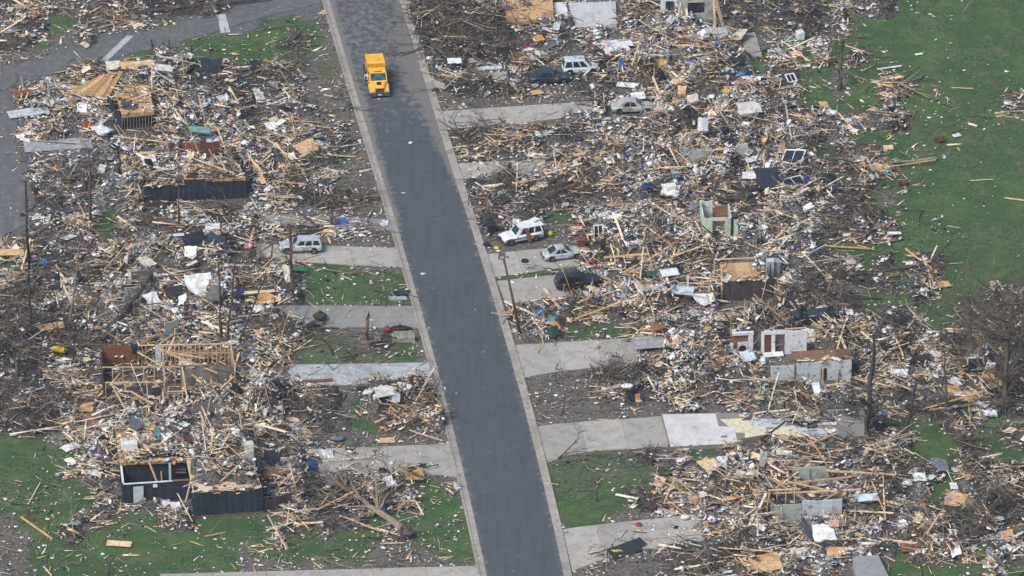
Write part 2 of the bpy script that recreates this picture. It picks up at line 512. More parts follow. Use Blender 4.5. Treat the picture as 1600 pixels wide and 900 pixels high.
# ------------------------------------------------------------------ kerbs with gutter, in cast lengths
def concrete(name, base, stain=0.5):
    if name in MATS: return MATS[name]
    t = NT(name)
    P = t.pos()
    fine = t.noise(4.5, 6, 0.85, P); mid = t.noise(0.7, 6, 0.72, P)
    oi = t.n('ObjectInfo').outputs['Random']
    c = t.mix(t.ramp(fine, [(0.3, 0.0), (0.7, 1.0)]), tuple(x * 0.82 for x in base), tuple(x * 1.12 for x in base))
    c = t.mix(t.ramp(mid, [(0.45, 0.0), (0.72, stain)]), c, tuple(x * 0.62 for x in base))
    c = t.mix(t.ramp(t.noise(3.0, 6, 0.8, P), [(0.80, 0.0), (0.96, stain)]), c, (0.13, 0.115, 0.10))
    c = t.mix(1.0, c, t.ramp(oi, [(0, 0.86), (1, 1.08)]), 'MULTIPLY')
    t.bump(fine, 0.3, 0.02)
    return t.done(c, 0.9, 0, 0.2)
M_KERB = concrete('kerb_concrete', (0.35, 0.325, 0.285))
M_CONC = concrete('driveway_concrete', (0.38, 0.362, 0.325))
M_CONC_D = concrete('driveway_concrete_dark', (0.255, 0.25, 0.24))
M_CONC_L = concrete('floor_concrete_pale', (0.48, 0.49, 0.49), 0.6)
M_CONC_B = concrete('driveway_concrete_blue', (0.40, 0.42, 0.43), 0.7)

def kerb(name, line, side, label):
    root = empty(name, (0, 0, 0), 0, label, None, None, 'structure')
    seg = [0.0]
    for i in range(1, len(line)): seg.append(seg[-1] + (line[i] - line[i - 1]).length)
    n = int(seg[-1] / 3.05)
    def at(s):
        i = min(max(np.searchsorted(seg, s) - 1, 0), len(line) - 2)
        f = (s - seg[i]) / (seg[i + 1] - seg[i])
        t = (line[i + 1] - line[i]).normalized()
        return line[i].lerp(line[i + 1], f), Vector((-t.y, t.x, 0)) * side
    for k in range(n):
        (a, na), (b, nb) = at(k * 3.05 + 0.015), at((k + 1) * 3.05 - 0.015)
        m = MB()
        prof = [(-0.03, -0.15), (-0.03, 0.012), (0.56, 0.02), (0.61, 0.125), (0.80, 0.13), (0.82, -0.15)]
        vs = [a + na * d + Vector((0, 0, z)) for d, z in prof] + [b + nb * d + Vector((0, 0, z)) for d, z in prof]
        m.add(vs, [(0, 1, 2, 3, 4, 5), (11, 10, 9, 8, 7, 6)] + [(i, i + 6, (i + 1) % 6 + 6, (i + 1) % 6) for i in range(6)])
        m.build('kerb_segment', M_KERB, root)
    return root
kerb('kerb', LE, -1, 'pale concrete kerb and gutter on the truck side of the street')
kerb('kerb', RE, 1, 'pale concrete kerb and gutter on the jeep side of the street')

# ------------------------------------------------------------------ driveways cast in slabs
def driveway(name, far, near, n, material, label, z=0.006, kf=0.05, kill=True, thick=0.12):
    """far/near: two polylines in photograph px, running from the road outwards"""
    def along(poly, f):
        d = [0]
        for i in range(1, len(poly)): d.append(d[-1] + math.dist(poly[i], poly[i - 1]))
        s = f * d[-1]
        i = min(max(int(np.searchsorted(d, s)) - 1, 0), len(poly) - 2)
        q = (s - d[i]) / ((d[i + 1] - d[i]) or 1)
        return (poly[i][0] + (poly[i + 1][0] - poly[i][0]) * q, poly[i][1] + (poly[i + 1][1] - poly[i][1]) * q)
    root = empty(name, G(*far[0]), 0, label, None, None, 'structure')
    base = root.location
    for k in range(n):
        f0, f1 = k / n, (k + 1) / n
        sub = 4
        top = [G(*along(far, f0 + (f1 - f0) * j / sub)) for j in range(sub + 1)]
        bot = [G(*along(near, f0 + (f1 - f0) * j / sub)) for j in range(sub + 1)]
        poly = top + list(reversed(bot))
        c = sum(poly, Vector()) / len(poly)
        poly = [p - (p - c).normalized() * 0.02 - base for p in poly]
        ar = sum(poly[i].x * poly[(i + 1) % len(poly)].y - poly[(i + 1) % len(poly)].x * poly[i].y for i in range(len(poly)))
        if ar < 0: poly.reverse()
        zz = z + 0.012 * (k % 2) + random.uniform(0, 0.006)
        MB().prism([(p.x, p.y) for p in poly], zz - thick, zz).build('slab', material, root)
    keep(far + list(reversed(near)), kf)
    return root
driveway('driveway', [(671, 119), (792, 112)], [(680, 143), (796, 138)], 3, M_CONC, 'dusty driveway end beneath the small round brush pile', kf=0.6)
driveway('driveway', [(686, 174), (925, 158)], [(699, 203), (800, 194), (930, 178)], 5, M_CONC, 'pale driveway leading to the tan sedan wreck', kf=0.10)
driveway('driveway', [(708, 256), (860, 247)], [(718, 280), (800, 271), (862, 268)], 3, M_CONC, 'short dusty driveway between two brush heaps beyond the white jeep', kf=0.5)
driveway('driveway', [(758, 397), (905, 383)], [(772, 433), (905, 415)], 3, M_CONC, 'driveway under the silver coupe with crushed roof', kf=0.1)
driveway('driveway', [(776, 439), (880, 428)], [(791, 475), (890, 462)], 2, M_CONC, 'driveway in front of the black crushed car', kf=0.1)
driveway('driveway', [(803, 539), (1000, 527)], [(819, 590), (860, 582), (1000, 566)], 3, M_CONC, 'pale three slab driveway with reddish stains beside the leaning sign', kf=0.12)
driveway('driveway', [(838, 667), (860, 663), (1036, 650)], [(855, 723), (890, 711), (930, 704), (1046, 697)], 3, M_CONC, 'clean pale driveway leading to the white floor slab', kf=0.03)
driveway('driveway', [(879, 827), (905, 823), (1090, 803)], [(894, 892), (930, 879), (975, 862), (1100, 846)], 4, M_CONC, 'curved pale driveway beside the black roof scrap', kf=0.15)
driveway('driveway', [(617, 342), (400, 335)], [(622, 362), (400, 351)], 4, M_CONC_D, 'grey driveway beneath litter beyond the silver wagon', kf=0.35)
driveway('driveway', [(618, 387), (400, 381)], [(630, 418), (500, 411), (400, 404)], 3, M_CONC, 'driveway under the battered silver wagon', kf=0.10)
driveway('driveway', [(646, 478), (425, 477)], [(656, 513), (440, 509)], 3, M_CONC_D, 'grey driveway between the lawn and the couch', kf=0.12)
driveway('driveway', [(673, 566), (520, 569), (380, 570)], [(688, 616), (660, 608), (520, 601), (385, 600)], 4, M_CONC_B, 'stained driveway with white plaster dust by the framed house', kf=0.4)
driveway('driveway', [(704, 692), (690, 694), (480, 702)], [(719, 747), (690, 742), (500, 737)], 4, M_CONC, 'driveway strewn with wood beyond the uprooted tree', kf=0.25)
driveway('driveway', [(747, 884), (250, 897)], [(765, 925), (250, 932)], 6, M_CONC, 'driveway along the lowest edge of the picture', kf=0.05)

# side street in the upper corner, with its worn apron strips
def sheet(name, pxpoly, z, material, label, kind='structure', kf=None, thick=0.1, dust=0.25):
    poly = [G(*p) for p in pxpoly]
    ar = sum(poly[i].x * poly[(i + 1) % len(poly)].y - poly[(i + 1) % len(poly)].x * poly[i].y for i in range(len(poly)))
    if ar < 0: poly.reverse()
    o = MB().prism([(p.x, p.y) for p in poly], z - thick, z).build(name, material)
    at = o.data.color_attributes.new('Col', 'FLOAT_COLOR', 'POINT')
    at.data.foreach_set('color', [dust, 0, 0, 1] * len(o.data.vertices))
    if kf is not None: keep(pxpoly, kf)
    return tag(o, label, None, None, kind)
sheet('side_street', [(-60, 122), (0, 106), (120, 77), (210, 52), (330, 24), (395, 7), (470, -14), (500, -30), (512, -8), (503, 4), (470, 12), (400, 30), (330, 51), (240, 76), (150, 96), (60, 122), (0, 142), (-60, 160)], 0.006, M_OLDASPH,
      'worn grey side street crossing the upper corner', kf=0.03)
sheet('parking_apron', [(-60, 140), (10, 145), (30, 175), (22, 225), (38, 250), (50, 290), (62, 330), (40, 350), (0, 372), (-60, 380)], 0.002, M_OLDASPH, 'old grey paved yard at the left edge', kf=0.25)
sheet('paved_strip', [(197, 56), (209, 56), (169, 94), (156, 96)], 0.012, M_CONC_L, 'pale concrete strip across the side street', kf=0.0)
sheet('paved_apron', [(339, 23), (352, 22), (360, 50), (345, 51)], 0.012, M_CONC_L, 'short pale concrete apron beside the side street', kf=0.0)

# ------------------------------------------------------------------ raised floors carry rubble too
PLAT = []                      # (polygon on the ground plan, floor height, amount of rubble)
def platform(pxpoly, z, amount):
    PLAT.append((np.array([G(p[0], p[1], z)[:2] for p in pxpoly]), z, amount))
def base_z(x, y):
    z = np.zeros(np.shape(x)); a = np.ones(np.shape(x))
    for poly, h, k in PLAT:
        x0, y0 = poly.min(0); x1, y1 = poly.max(0)
        m = (x > x0) & (x < x1) & (y > y0) & (y < y1)
        if m.any():
            idx = np.where(m)
            ins = inside(poly, x[idx], y[idx])
            j = tuple(i[ins] for i in idx)
            z[j] = h; a[j] = k
    return z, a

# ------------------------------------------------------------------ materials of the buildings
W_PALE = mat_wood('pale_timber', srgb(206, 176, 142))
W_TAN = mat_wood('tan_plywood', srgb(196, 160, 116))
W_BROWN = mat_wood('brown_timber', srgb(132, 98, 74))
W_RUST = mat_wood('rust_brown_panelling', srgb(124, 82, 62))
W_DARKSIDING = mat_wood('dark_siding', srgb(64, 67, 74), 0.3)
W_BLACKSIDING = mat_wood('blue_black_siding', srgb(52, 57, 66), 0.35)
W_UMBER = mat_wood('umber_siding', srgb(78, 70, 74), 0.25)
W_GREYPANEL = mat_wood('grey_panelling', srgb(128, 122, 116), 0.3)
M_WHITE = mat('white_paint', (0.66, 0.67, 0.67), 0.6, vary=0.12, dirt_amt=0.25)
M_PLASTER = mat('plasterboard', (0.60, 0.60, 0.58), 0.8, vary=0.18, dirt_amt=0.3)
M_GREEN = mat('pale_green_plaster', srgb(190, 200, 182), 0.8, vary=0.12, dirt_amt=0.25)
M_SAGE = mat('sage_grey_plaster', srgb(160, 166, 158), 0.8, vary=0.12, dirt_amt=0.3)
M_BLUEGREY = mat('blue_grey_plaster', srgb(182, 190, 194), 0.8, vary=0.12, dirt_amt=0.3)
M_YELLOW = mat('yellow_foam', srgb(206, 199, 168), 0.8, vary=0.12, dirt_amt=0.2)
M_BRICK = mat('brick_red', srgb(142, 96, 80), 0.85, vary=0.3, scale=6)
M_DARKPIT = mat('dark_cellar_and_shade', (0.030, 0.036, 0.046), 0.9, vary=0.4)  # near-black for cellar walls; also paints shade in the doorway and jeep rear
M_ROOFTAR = mat('black_shingle', (0.032, 0.034, 0.038), 0.9, vary=0.4, scale=8)
M_GLASS = mat('dark_glass', (0.018, 0.023, 0.027), 0.12, vary=0.1, spec=0.6)
M_RUBBER = mat('rubber', (0.016, 0.016, 0.017), 0.85, vary=0.3)
M_CHROME = mat('alloy', (0.42, 0.43, 0.44), 0.35, 0.8, vary=0.15)
M_BLACKPL = mat('black_plastic', (0.022, 0.023, 0.025), 0.6, vary=0.2)
M_LAMP = mat('lamp_lens', (0.62, 0.63, 0.62), 0.2, vary=0.05, spec=0.6)
M_TAIL = mat('tail_lens', (0.30, 0.02, 0.02), 0.25, vary=0.1, spec=0.6)
M_BARK = mat('bark', (0.115, 0.092, 0.075), 0.95, vary=0.45, scale=7)
M_BARKD = mat('dark_bark', (0.074, 0.065, 0.057), 0.95, vary=0.45, scale=7)
M_BARKL = mat('stripped_wood', (0.27, 0.215, 0.165), 0.9, vary=0.4, scale=7)
M_SOIL = mat('root_soil', (0.115, 0.088, 0.066), 0.95, vary=0.5, scale=6)
M_STEELB = mat('blue_plastic', (0.025, 0.05, 0.17), 0.5, vary=0.2)
M_TEAL = mat('teal_tarpaulin', (0.10, 0.24, 0.23), 0.6, vary=0.35, scale=4)
M_GREENPL = mat('green_plastic', (0.025, 0.085, 0.06), 0.5, vary=0.2)
M_RED = mat('red_plastic', (0.30, 0.03, 0.045), 0.5, vary=0.2)
M_BLUE = mat('blue_tarpaulin', (0.06, 0.15, 0.33), 0.6, vary=0.3, scale=4)
M_GALV = mat('galvanised_sheet', (0.40, 0.42, 0.44), 0.5, 0.3, vary=0.2)

# ------------------------------------------------------------------ builders for walls and floors
def frame_of(A, B, z0=0.0):
    """matrix with x along A->B, y away from the viewer side, z up"""
    d = (B - A); d.z = 0; L = d.length; d.normalize()
    n = Vector((-d.y, d.x, 0))
    M = Matrix(((d.x, n.x, 0, A.x), (d.y, n.y, 0, A.y), (0, 0, 1, z0), (0, 0, 0, 1)))
    return M, L
def local(root, M): return root.matrix_world.inverted() @ M

def boards_wall(root, a, b, h, material, z0=0.0, bw=0.32, t=0.09, name='siding_board', ragged=0.0, sparse=1.0, tops=None):
    """a,b = photograph px of the wall foot; one child per vertical board"""
    M, L = frame_of(G(a[0], a[1], z0), G(b[0], b[1], z0), z0)
    n = max(1, round(L / bw)); w = L / n
    inv = root.matrix_basis.inverted()
    for i in range(n):
        if random.random() > sparse: continue
        hh = h * (1 - ragged * random.random() ** 2)
        o = MB().box((w * (i + .5), 0, hh / 2), (w - 0.012, t, hh)).build(name, material, root)
        o.matrix_local = inv @ M @ Matrix.Translation((0, random.uniform(-.012, .012), 0))
def stud_wall(root, a, b, h, material=None, z0=0.0, gap=0.42, plates=(0.0, 1.0), sparse=1.0, lean=0.0, name='stud'):
    material = material or W_PALE
    M, L = frame_of(G(a[0], a[1], z0), G(b[0], b[1], z0), z0)
    if lean: M = M @ Matrix.Rotation(lean, 4, 'X')
    inv = root.matrix_basis.inverted()
    for p in plates:
        o = MB().box((L / 2, 0, 0), (L, 0.15, 0.09)).build('wall_plate', material, root)
        o.matrix_local = inv @ M @ Matrix.Translation((0, 0, 0.03 + p * (h - 0.06)))
    n = max(1, int(L / gap))
    me = None
    for i in range(n + 1):
        if random.random() > sparse: continue
        if me is None:
            o = MB().box((0, 0, 0), (0.10, 0.12, h - 0.18)).build(name, material, root); me = o.data
        else:
            o = bpy.data.objects.new(name, me); COL.objects.link(o); o.parent = root
        o.matrix_local = inv @ M @ Matrix.Translation((min(max(i * gap, 0.05), L - 0.05), 0, h / 2)) @ Matrix.Rotation(random.gauss(0, 0.012), 4, 'Y')
def solid_wall(root, a, b, h, material, z0=0.0, t=0.14, name='wall', z1=None, topcap=None):
    M, L = frame_of(G(a[0], a[1], z0), G(b[0], b[1], z0), z0)
    m = MB()
    # broken upper edge
    n = max(2, int(L / 0.8)); hs = [h] + [h * random.uniform(0.93, 1.0) for _ in range(n - 1)] + [h]
    for i in range(n):
        x0, x1 = L * i / n, L * (i + 1) / n
        b4 = [(x0, -t / 2, 0), (x1, -t / 2, 0), (x1, t / 2, 0), (x0, t / 2, 0)]
        t4 = [(x0, -t / 2, hs[i]), (x1, -t / 2, hs[i + 1]), (x1, t / 2, hs[i + 1]), (x0, t / 2, hs[i])]
        m.hexa([Vector(v) for v in b4], [Vector(v) for v in t4])
    # weld the shared inner faces away
    seen = {}; vs = []; ix = []
    for v in m.v:
        k = tuple(round(c, 4) for c in v)
        if k not in seen: seen[k] = len(vs); vs.append(v)
        ix.append(seen[k])
    fs = [tuple(ix[i] for i in f) for f in m.f]
    cnt = {}
    for f in fs: cnt[tuple(sorted(f))] = cnt.get(tuple(sorted(f)), 0) + 1
    fs = [f for f in fs if cnt[tuple(sorted(f))] == 1]
    m2 = MB(); m2.v = vs; m2.f = fs
    o = m2.build(name, material, root)
    o.matrix_local = root.matrix_basis.inverted() @ M
    return o
def deck(root, pxpoly4, z, material, nx=3, ny=2, t=0.09, name='floor_panel', drop=0.0, joist=True):
    """floor quad given by its four corners as seen (far left, far right, near right, near left) split in panels"""
    q = [G(p[0], p[1], z) for p in pxpoly4]
    inv = root.matrix_basis.inverted()
    def at(u, v): return (q[0].lerp(q[1], u)).lerp(q[3].lerp(q[2], u), v)
    for i in range(nx):
        for j in range(ny):
            if random.random() < drop: continue
            e = 0.006
            c = [at((i + a) / nx, (j + b) / ny) for a, b in ((e, e), (1 - e, e), (1 - e, 1 - e), (e, 1 - e))]
            dz = random.uniform(0, 0.02)
            cc = sum(c, Vector()) / 4
            loc = [v - cc for v in c]
            m = MB().hexa([Vector((v.x, v.y, -t)) for v in reversed(loc)], [Vector((v.x, v.y, 0)) for v in reversed(loc)])
            o = m.build(name, material, root)
            o.matrix_local = inv @ Matrix.Translation((cc.x, cc.y, z + dz))
    if joist:
        a, b = q[3], q[2]
        M, L = frame_of(a, b, z)
        o = MB().box((L / 2, 0.02, -0.15 - t), (L, 0.05, 0.29)).build('rim_joist', material, root)
        o.matrix_local = inv @ M
def bar_part(root, name, a, b, w, material, h=None):
    inv = root.matrix_basis.inverted()
    return MB().bar(inv @ Vector(a), inv @ Vector(b), w, h).build(name, material, root)

def ragged_edge(root, a, b, z, n=14, cols=None):
    """torn floor and wall bits hanging over an edge"""
    cols = cols or (W_TAN, W_PALE, M_PLASTER, W_BROWN, M_WHITE, W_UMBER)
    A, B_ = G(a[0], a[1], z), G(b[0], b[1], z); inv = root.matrix_basis.inverted()
    for i in range(n):
        p = A.lerp(B_, random.random())
        s_ = (random.uniform(.25, 1.3), random.uniform(.12, .6), random.uniform(.03, .08))
        o = MB().box((0, 0, 0), s_).build('torn_edge_piece', random.choice(cols), root)
        o.matrix_local = inv @ Matrix.Translation(p + Vector((0, random.uniform(-.15, .5), random.uniform(-.12, .12)))) @ Euler((random.uniform(-.9, .3), random.uniform(-.3, .3), random.uniform(-1.5, 1.5))).to_matrix().to_4x4()
# ================================================================== houses left of the road
# lowest house: walk-out cellar with dark siding, floor above covered in litter
ZF = 2.7
h5 = empty('ruined_house', G(300, 800), 0, 'roofless house on dark siding walls with an open cellar, above the lowest lawn', 'ruined house')
bpy.context.view_layer.update()
boards_wall(h5, (303, 806), (411, 798), 2.66, W_BLACKSIDING, z0=0.22)
solid_wall(h5, (302, 808), (412, 800), 0.24, M_BRICK, t=0.2, name='foundation')
boards_wall(h5, (411, 798), (406, 760), 2.66, W_BLACKSIDING, z0=0.22)
boards_wall(h5, (193, 786), (300, 779), 2.2, W_BLACKSIDING, bw=0.36)
boards_wall(h5, (186, 730), (193, 786), 2.2, W_BLACKSIDING, bw=0.36)
boards_wall(h5, (178, 690), (186, 730), 2.6, W_BLACKSIDING, bw=0.36)
boards_wall(h5, (300, 779), (303, 806), 2.5, W_BLACKSIDING)
def top_plate(root, a, b, z, w, material, name='top_plate', lift=0.0):
    p, q = G(a[0], a[1]), G(b[0], b[1]); p.z = q.z = z
    return bar_part(root, name, p, q, w, material, 0.07)
top_plate(h5, (193, 786), (270, 781), 2.24, 0.20, M_WHITE)
top_plate(h5, (187, 733), (193, 784), 2.24, 0.22, M_WHITE)
top_plate(h5, (271, 781), (300, 779), 2.26, 0.30, W_BROWN)
deck(h5, [(277, 655), (372, 650), (410, 763), (302, 772)], ZF, mat_wood('dusty_plywood', srgb(206, 186, 158)), 3, 4)
deck(h5, [(178, 664), (276, 657), (289, 718), (188, 722)], ZF + 0.03, W_TAN, 3, 3)
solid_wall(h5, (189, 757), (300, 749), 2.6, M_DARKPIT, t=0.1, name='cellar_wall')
bar_part(h5, 'cellar_post', G(266, 757), G(266, 757) + Vector((0, 0, 2.6)), 0.24, M_BLUEGREY)
bar_part(h5, 'cellar_post', G(254, 770), G(250, 735, 0) + Vector((0, 0, 2.5)), 0.12, W_TAN)
st = empty('stair', (0, 0, 0)); st.parent = h5
st.matrix_local = h5.matrix_basis.inverted() @ Matrix.Translation(G(283, 748))
for i in range(8):
    MB().box((0, 0.27 * i - 0.8, 2.6 - 0.2 * (7 - i)), (1.1, 0.28, 0.05)).build('tread', W_GREYPANEL, st)
o = MB().box((0, 0, 1.0), (1.05, 0.05, 2.0)).build('door', M_BLUEGREY, h5)
o.matrix_local = h5.matrix_basis.inverted() @ frame_of(G(209, 786.5), G(224, 785.5), 0)[0] @ Matrix.Translation((0.5, -0.09, 0.0))
o = MB().box((0, 0, 0), (0.45, 0.07, 0.35)).build('meter_box', M_WHITE, h5)
o.matrix_local = h5.matrix_basis.inverted() @ Matrix.Translation(G(243, 783.5) + Vector((0, -0.06, 1.9)))
platform([(178, 664), (372, 650), (410, 761), (302, 769), (292, 719), (188, 721)], ZF + 0.05, 0.75)
keep([(193, 786), (300, 779), (303, 808), (411, 800), (404, 745), (290, 700), (178, 690)], 0.10)
ragged_edge(h5, (303, 771), (410, 764), ZF + .05, 30); ragged_edge(h5, (189, 722), (289, 718), ZF + .08, 26); ragged_edge(h5, (182, 680), (190, 722), ZF + .05, 10)
for a, b, za, zb in (((250, 765), (232, 720), .5, 3.0), ((290, 785), (300, 745), .3, 3.1), ((395, 790), (372, 740), .4, 3.3), ((345, 752), (372, 728), 2.9, 3.9), ((225, 700), (262, 690), 2.9, 3.6)):
    bar_part(h5, 'fallen_rafter', G(*a, za), G(*b, zb), .14, W_PALE)
# strip of far lawn wall to the side of the house
boards_wall(h5, (412, 799), (455, 790), 1.5, W_UMBER, bw=0.5, ragged=0.4)

# framed house: stud and panel walls still standing on rust brown panelling
h4 = empty('ruined_house', G(265, 630), 0, 'roofless house of bare stud frames and rust brown panel walls', 'ruined house')
bpy.context.view_layer.update()
HW = 2.42
boards_wall(h4, (160, 573), (216, 571), HW, W_RUST, bw=0.62, name='wall_panel')
stud_wall(h4, (216, 571), (242, 570), HW, sparse=0.7, z0=0.0)
solid_wall(h4, (243, 570), (252, 570), HW, M_BLUEGREY, name='door', t=0.06)
stud_wall(h4, (254, 570), (361, 568), HW, gap=0.44, plates=(0.0, 0.55, 1.0))
stud_wall(h4, (256, 566), (361, 564), HW * 0.55, gap=0.44, plates=(0.0, 1.0))
stud_wall(h4, (160, 605), (282, 604), HW, gap=1.1, plates=(0.0, 1.0), sparse=0.8)
boards_wall(h4, (282, 604), (366, 602), HW * 0.94, W_GREYPANEL, bw=0.42, name='wall_panel', ragged=0.12)
top_plate(h4, (282, 604), (367, 602), HW + 0.03, 0.16, W_BROWN, 'wall_plate')
stud_wall(h4, (165, 629), (255, 628), HW, gap=2.2, plates=(1.0,))
boards_wall(h4, (180, 629), (252, 628), HW * 0.85, W_UMBER, bw=0.5, name='wall_panel', ragged=0.3)
boards_wall(h4, (158, 573), (162, 629), HW, W_UMBER, bw=0.6, name='wall_panel', ragged=0.15)
stud_wall(h4, (361, 568), (368, 612), HW, gap=0.8, sparse=0.8)
stud_wall(h4, (254, 570), (258, 628), HW, gap=0.9, sparse=0.6)
stud_wall(h4, (285, 604), (292, 648), HW, gap=0.9, sparse=0.7)
stud_wall(h4, (262, 640), (292, 639), HW * 0.9, gap=0.8, sparse=0.9)
boards_wall(h4, (302, 655), (333, 653), 1.9, W_GREYPANEL, bw=0.9, name='wall_panel')
boards_wall(h4, (334, 657), (363, 655), 2.0, mat_wood('olive_plywood', srgb(134, 124, 104)), bw=1.2, name='wall_panel')
boards_wall(h4, (266, 655), (292, 654), 1.4, mat_wood('sage_panelling', srgb(142, 140, 122)), bw=0.35, name='wall_panel')
for a, b in (((262, 552), (340, 583)), ((250, 548), (320, 560)), ((205, 612), (240, 632)), ((345, 608), (366, 588)), ((174, 600), (196, 640)), ((196, 640), (180, 668)), ((300, 585), (318, 600))):
    p, q = G(*a, 2.3), G(*b, 2.1)
    bar_part(h4, 'fallen_rafter', p, q, 0.14, W_PALE)
keep([(160, 572), (362, 568), (368, 612), (258, 636), (165, 630)], 0.30)

# house beyond: tan deck over a dark blue wall
h2 = empty('ruined_house', G(305, 312), 0, 'tan floor deck over a dark blue cellar wall, no walls left', 'ruined house')
bpy.context.view_layer.update()
deck(h2, [(284, 257), (372, 254), (384, 277), (288, 280)], 2.6, W_TAN, 4, 2)
boards_wall(h2, (288, 313), (386, 309), 2.55, W_BLACKSIDING)
boards_wall(h2, (225, 316), (287, 313), 2.0, W_BLACKSIDING, ragged=0.15)
boards_wall(h2, (386, 309), (378, 285), 2.5, W_BLACKSIDING)
top_plate(h2, (226, 316), (286, 313), 2.06, 0.16, W_BROWN)
boards_wall(h2, (291, 247), (344, 245), 2.2, W_RUST, bw=0.7, name='wall_panel', ragged=0.2)
boards_wall(h2, (257, 247), (290, 247), 1.9, W_RUST, bw=0.6, name='wall_panel', ragged=0.4)
boards_wall(h2, (276, 262), (302, 261), 1.2, W_GREYPANEL, bw=0.9, name='wall_panel')
platform([(284, 257), (372, 254), (384, 277), (288, 280)], 2.65, 0.10)
keep([(220, 334), (392, 328), (384, 292), (225, 300)], 0.2)

ragged_edge(h2, (288, 279), (384, 276), 2.65, 18); ragged_edge(h2, (226, 290), (286, 287), 2.1, 14)
# platform with open stud wall
h1 = empty('ruined_house', G(210, 203), 0, 'plywood floor platform on a row of bare studs near the side street', 'ruined house')
bpy.context.view_layer.update()
deck(h1, [(177, 136), (232, 133), (241, 174), (190, 179)], 2.0, W_TAN, 2, 3)
stud_wall(h1, (190, 204), (241, 199), 1.62, W_GREYPANEL, gap=0.34, name='stud')
boards_wall(h1, (168, 170), (189, 204), 1.9, W_BLACKSIDING, bw=0.5, ragged=0.2)
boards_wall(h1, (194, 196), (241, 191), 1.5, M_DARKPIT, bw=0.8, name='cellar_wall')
platform([(177, 136), (232, 133), (241, 174), (190, 179)], 2.05, 0.08)
keep([(184, 222), (247, 217), (243, 190), (184, 192)], 0.12)

# ================================================================== houses right of the road
# dark walled cellar with a green closet standing beyond it
h3 = empty('ruined_house', G(1165, 468), 0, 'tan deck on dark umber wall in front of the pale green closet', 'ruined house')
bpy.context.view_layer.update()
boards_wall(h3, (1129, 470), (1206, 467), 2.35, W_UMBER, bw=0.3)
boards_wall(h3, (1206, 467), (1203, 440), 2.3, W_UMBER, bw=0.5)
deck(h3, [(1124, 412), (1192, 409), (1200, 436), (1130, 439)], 2.4, W_TAN, 3, 2)
stud_wall(h3, (1115, 436), (1182, 433), 2.4, gap=3.0, plates=(1.0,), sparse=0.7)
solid_wall(h3, (1149, 430), (1182, 428), 0.75, M_SAGE, z0=0.0, t=0.12)
bar_part(h3, 'corner_post', G(1128, 468), G(1127, 470) + Vector((0, 0, 4.2)), 0.16, W_PALE)
platform([(1124, 412), (1192, 409), (1200, 436), (1130, 439)], 2.45, 0.22)
keep([(1122, 500), (1214, 496), (1206, 445), (1126, 448)], 0.15)

ragged_edge(h3, (1130, 438), (1200, 435), 2.45, 16)
gc = empty('closet', G(1125, 371), 0, 'pale green plaster closet left standing, with an empty doorway', 'closet')
bpy.context.view_layer.update()
HG = 2.45
solid_wall(gc, (1099, 371), (1113, 371), HG, M_GREEN)
solid_wall(gc, (1133, 371), (1142, 370), HG, M_GREEN)
o = solid_wall(gc, (1113, 371), (1133, 371), 0.36, M_GREEN, name='lintel'); o.location.z += HG - 0.37
solid_wall(gc, (1146, 370), (1153, 370), HG * 0.9, M_GREEN)
solid_wall(gc, (1094, 344), (1099, 370), HG, M_GREEN)
solid_wall(gc, (1095, 344), (1113, 344), HG, M_PLASTER)
solid_wall(gc, (1117, 350), (1140, 349), HG * 0.95, W_BROWN, name='back_panel', t=0.08)
solid_wall(gc, (1138, 349), (1142, 369), HG * 0.97, M_GREEN)
bar_part(gc, 'door_jamb', G(1143, 371), G(1143, 371) + Vector((0, 0, 2.3)), 0.2, M_DARKPIT)
stud_wall(gc, (1116, 400), (1136, 399), 2.0, gap=1.2, sparse=1.0, plates=(0.0,))
keep([(1088, 392), (1157, 390), (1150, 345), (1093, 344)], 0.2)

# fireplace wall and white partition
fp = empty('fireplace', G(1157, 551), 0, 'white fireplace surround with a black arch, standing alone in rubble', 'fireplace')
bpy.context.view_layer.update()
M, L = frame_of(G(1141, 552), G(1176, 550))
inv = fp.matrix_basis.inverted()
def put(root, name, m, material, M): 
    o = m.build(name, material, root); o.matrix_local = root.matrix_basis.inverted() @ M; return o
put(fp, 'brick_back', MB().box((L * .45, 0.15, 1.05), (L * .8, 0.3, 2.1)), M_BRICK, M)
put(fp, 'mantel', MB().box((L * .55, -0.06, 2.35), (L * .95, 0.35, 0.30)), M_WHITE, M)
put(fp, 'side_post', MB().box((L - .25, -0.05, 1.1), (0.5, 0.34, 2.2)), M_WHITE, M)
put(fp, 'side_post', MB().box((0.15, -0.05, 0.6), (0.3, 0.34, 1.2)), M_WHITE, M)
# surround with an arched opening
m = MB(); xa, xb, ow, oh = 0.75, L - 0.55, 0.42, 0.95; cx = (xa + xb) / 2
arc = [(cx - ow, 0)] + [(cx - ow * math.cos(a), 0.55 + (oh - 0.55) * math.sin(a)) for a in np.linspace(0, math.pi, 9)] + [(cx + ow, 0)]
out = [(xa, 0), (xa, 1.4), (xb, 1.4), (xb, 0)]
pts = [(xa, 0), (xa, 1.4)] + [(cx, 1.4), (xb, 1.4), (xb, 0)]
for i in range(len(arc) - 1):
    a, b = arc[i], arc[i + 1]
    def proj(p):
        f = (p[0] - (cx - ow)) / (2 * ow)
        return (xa + (xb - xa) * f, 1.4)
    pa, pb = proj(a), proj(b)
    if i == 0: pa = (xa, 0); pb = (xa, 1.4)
    if i == len(arc) - 2: pa = (xb, 1.4); pb = (xb, 0)
    m.add([(a[0], -0.14, a[1]), (b[0], -0.14, b[1]), (pb[0], -0.14, pb[1]), (pa[0], -0.14, pa[1]), (a[0], 0, a[1]), (b[0], 0, b[1])], [(0, 1, 2, 3), (1, 0, 4, 5)])
put(fp, 'surround', m, M_PLASTER, M)
